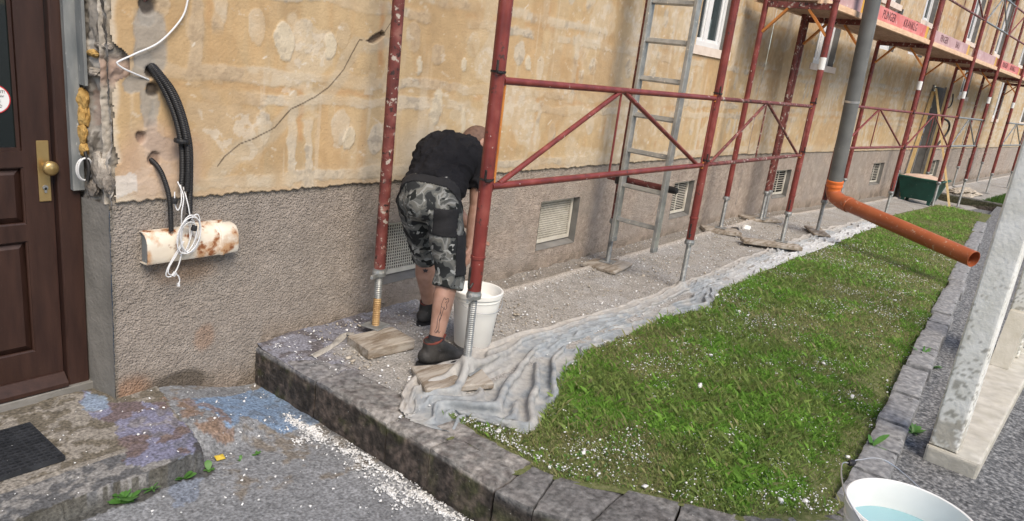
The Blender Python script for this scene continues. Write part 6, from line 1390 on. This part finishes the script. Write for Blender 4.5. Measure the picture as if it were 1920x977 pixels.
# waist band plane: belt sits across the trunk axis
ta = (chest-pel).normalized(); wc = pel-ta*.040
patch('belt', shorts, lambda c, n: -.006 < (c-wc).dot(ta)+.0 < .046 and c.z > .80, .005, 'cordura', wk_)
pr0 = hipR+(kneR-hipR)*.28
def boxed(o_, ax, bx, cx, ha_, hb_, hc_): return lambda c, n: abs((c-o_).dot(ax)) < ha_ and abs((c-o_).dot(bx)) < hb_ and (c-o_).dot(cx) > hc_
vw = Vv((-.76, -.65, 0))       # towards where he is seen from
tx = Vv((.65, -.76, 0))
patch('back_pocket', shorts, boxed(Vv((1.36, -.66, .765)), tx, Vv((0, 0, 1)), vw, .062, .072, .0), .004, 'cordura', wk_)
patch('side_pocket', shorts, boxed(Vv((1.45, -.72, .60)), Vv((.9, -.43, 0)).normalized(), Vv((0, 0, 1)), Vv((.25, -.97, 0)), .060, .105, -.02), .006, 'cordura', wk_)
patch('left_pocket', shorts, boxed(Vv((1.27, -.37, .78)), Vv((1, 0, 0)), Vv((0, 0, 1)), Vv((-.3, .95, 0)), .16, .07, .015), .012, 'cordura', wk_)
# T-shirt
SV = []
def sec(a, ra, b, rb_, flat): SV.append(capsule(a, ra, b, rb_, side=rs_, flat=flat, seg=28))
sec(pel+ta*.085, .158, chest, .182, .74); sec(chest, .185, chest+(neck-chest)*.55, .150, .72); SV.append(capsule(chest+(neck-chest)*.5, .105, neck-hd_*.025, .066))
for sh, el in ((shR, elR), (shL, elL)):
    d = (el-sh); SV.append(capsule(chest+(sh-chest)*.35, .112, sh-Vv((0, 0, .01)), .070)); SV.append(capsule(sh, .075, sh+d*.60, .068, ends=(True, False)))
SV.append(capsule(pel-ta*.002, .162, pel+ta*.13, .164, side=rs_, flat=.78, seg=28, ends=(False, True)))
shirt = fuse('tshirt', SV, .0075, 'shirt', wk_, 8, .5, lambda c: .012*(fbm(c[:, 0]*10-c[:, 1]*6, c[:, 2]*9+c[:, 1]*8, 630)-.5)+.016*((1-np.abs(fbm(c[:, 0]*7+c[:, 2]*10, c[:, 1]*14-c[:, 0]*5, 631)-.5)*3).clip(0, 1)**3-.2))
und = MB(); 
patch('underwear', shorts, lambda c, n: .030 < (c-wc).dot(ta) < .05 and (c-wc).dot(vw) > .05 and abs((c-wc).dot(rs_)+.01) < .07, .0075, 'underwear', wk_)
# tattoos: thin inked lines laid on the skin of both calves
bt = BVHTree.FromPolygons([v.co+ORG[body.name] for v in body.data.vertices], [tuple(p.vertices) for p in body.data.polygons])
def inked(kn, an, lines, parent):
    ax = (an-kn).normalized(); L = (an-kn).length; lft = ax.cross(vw).normalized(); vv = lft.cross(ax).normalized(); vv = vv if vv.dot(vw) > 0 else -vv; lft = tx
    q = MB()
    for ln in lines:
        pts = []
        for (a, b) in ln:
            o_ = kn+ax*L*b+lft*a+vv*.2; h = bt.ray_cast(o_, -vv, .4)
            if h[0] is not None: pts.append(h[0]+h[1]*.0008)
        if len(pts) > 1: q.tube(spline(pts, 4), .0013, 5)
    q.build('tattoo', 'ink_tattoo', parent)
inked(kneR, ankR, [[(-.004, .33), (.004, .36), (.014, .34), (.020, .38), (.012, .42), (.018, .46), (.010, .49), (.003, .45)], [(-.006, .34), (-.012, .42), (-.010, .52), (-.016, .62), (-.012, .72), (-.018, .78)], [(.003, .47), (.000, .56), (-.004, .66), (.000, .74), (-.006, .80)], [(-.018, .78), (-.010, .80), (-.004, .76), (.006, .80), (.010, .77)], [(-.012, .45), (.000, .47)], [(.012, .38), (.004, .40)], [(-.010, .52), (-.002, .58), (-.008, .64)]], wk_)
st5 = [(.016*math.sin(k*2.5133), .17-.035*math.cos(k*2.5133)) for k in range(6)]
star = [[(a*(1-j*.18), .17+(b-.17)*(1-j*.18)) for a, b in st5] for j in range(5)]
inked(kneL, ankL, star, wk_)
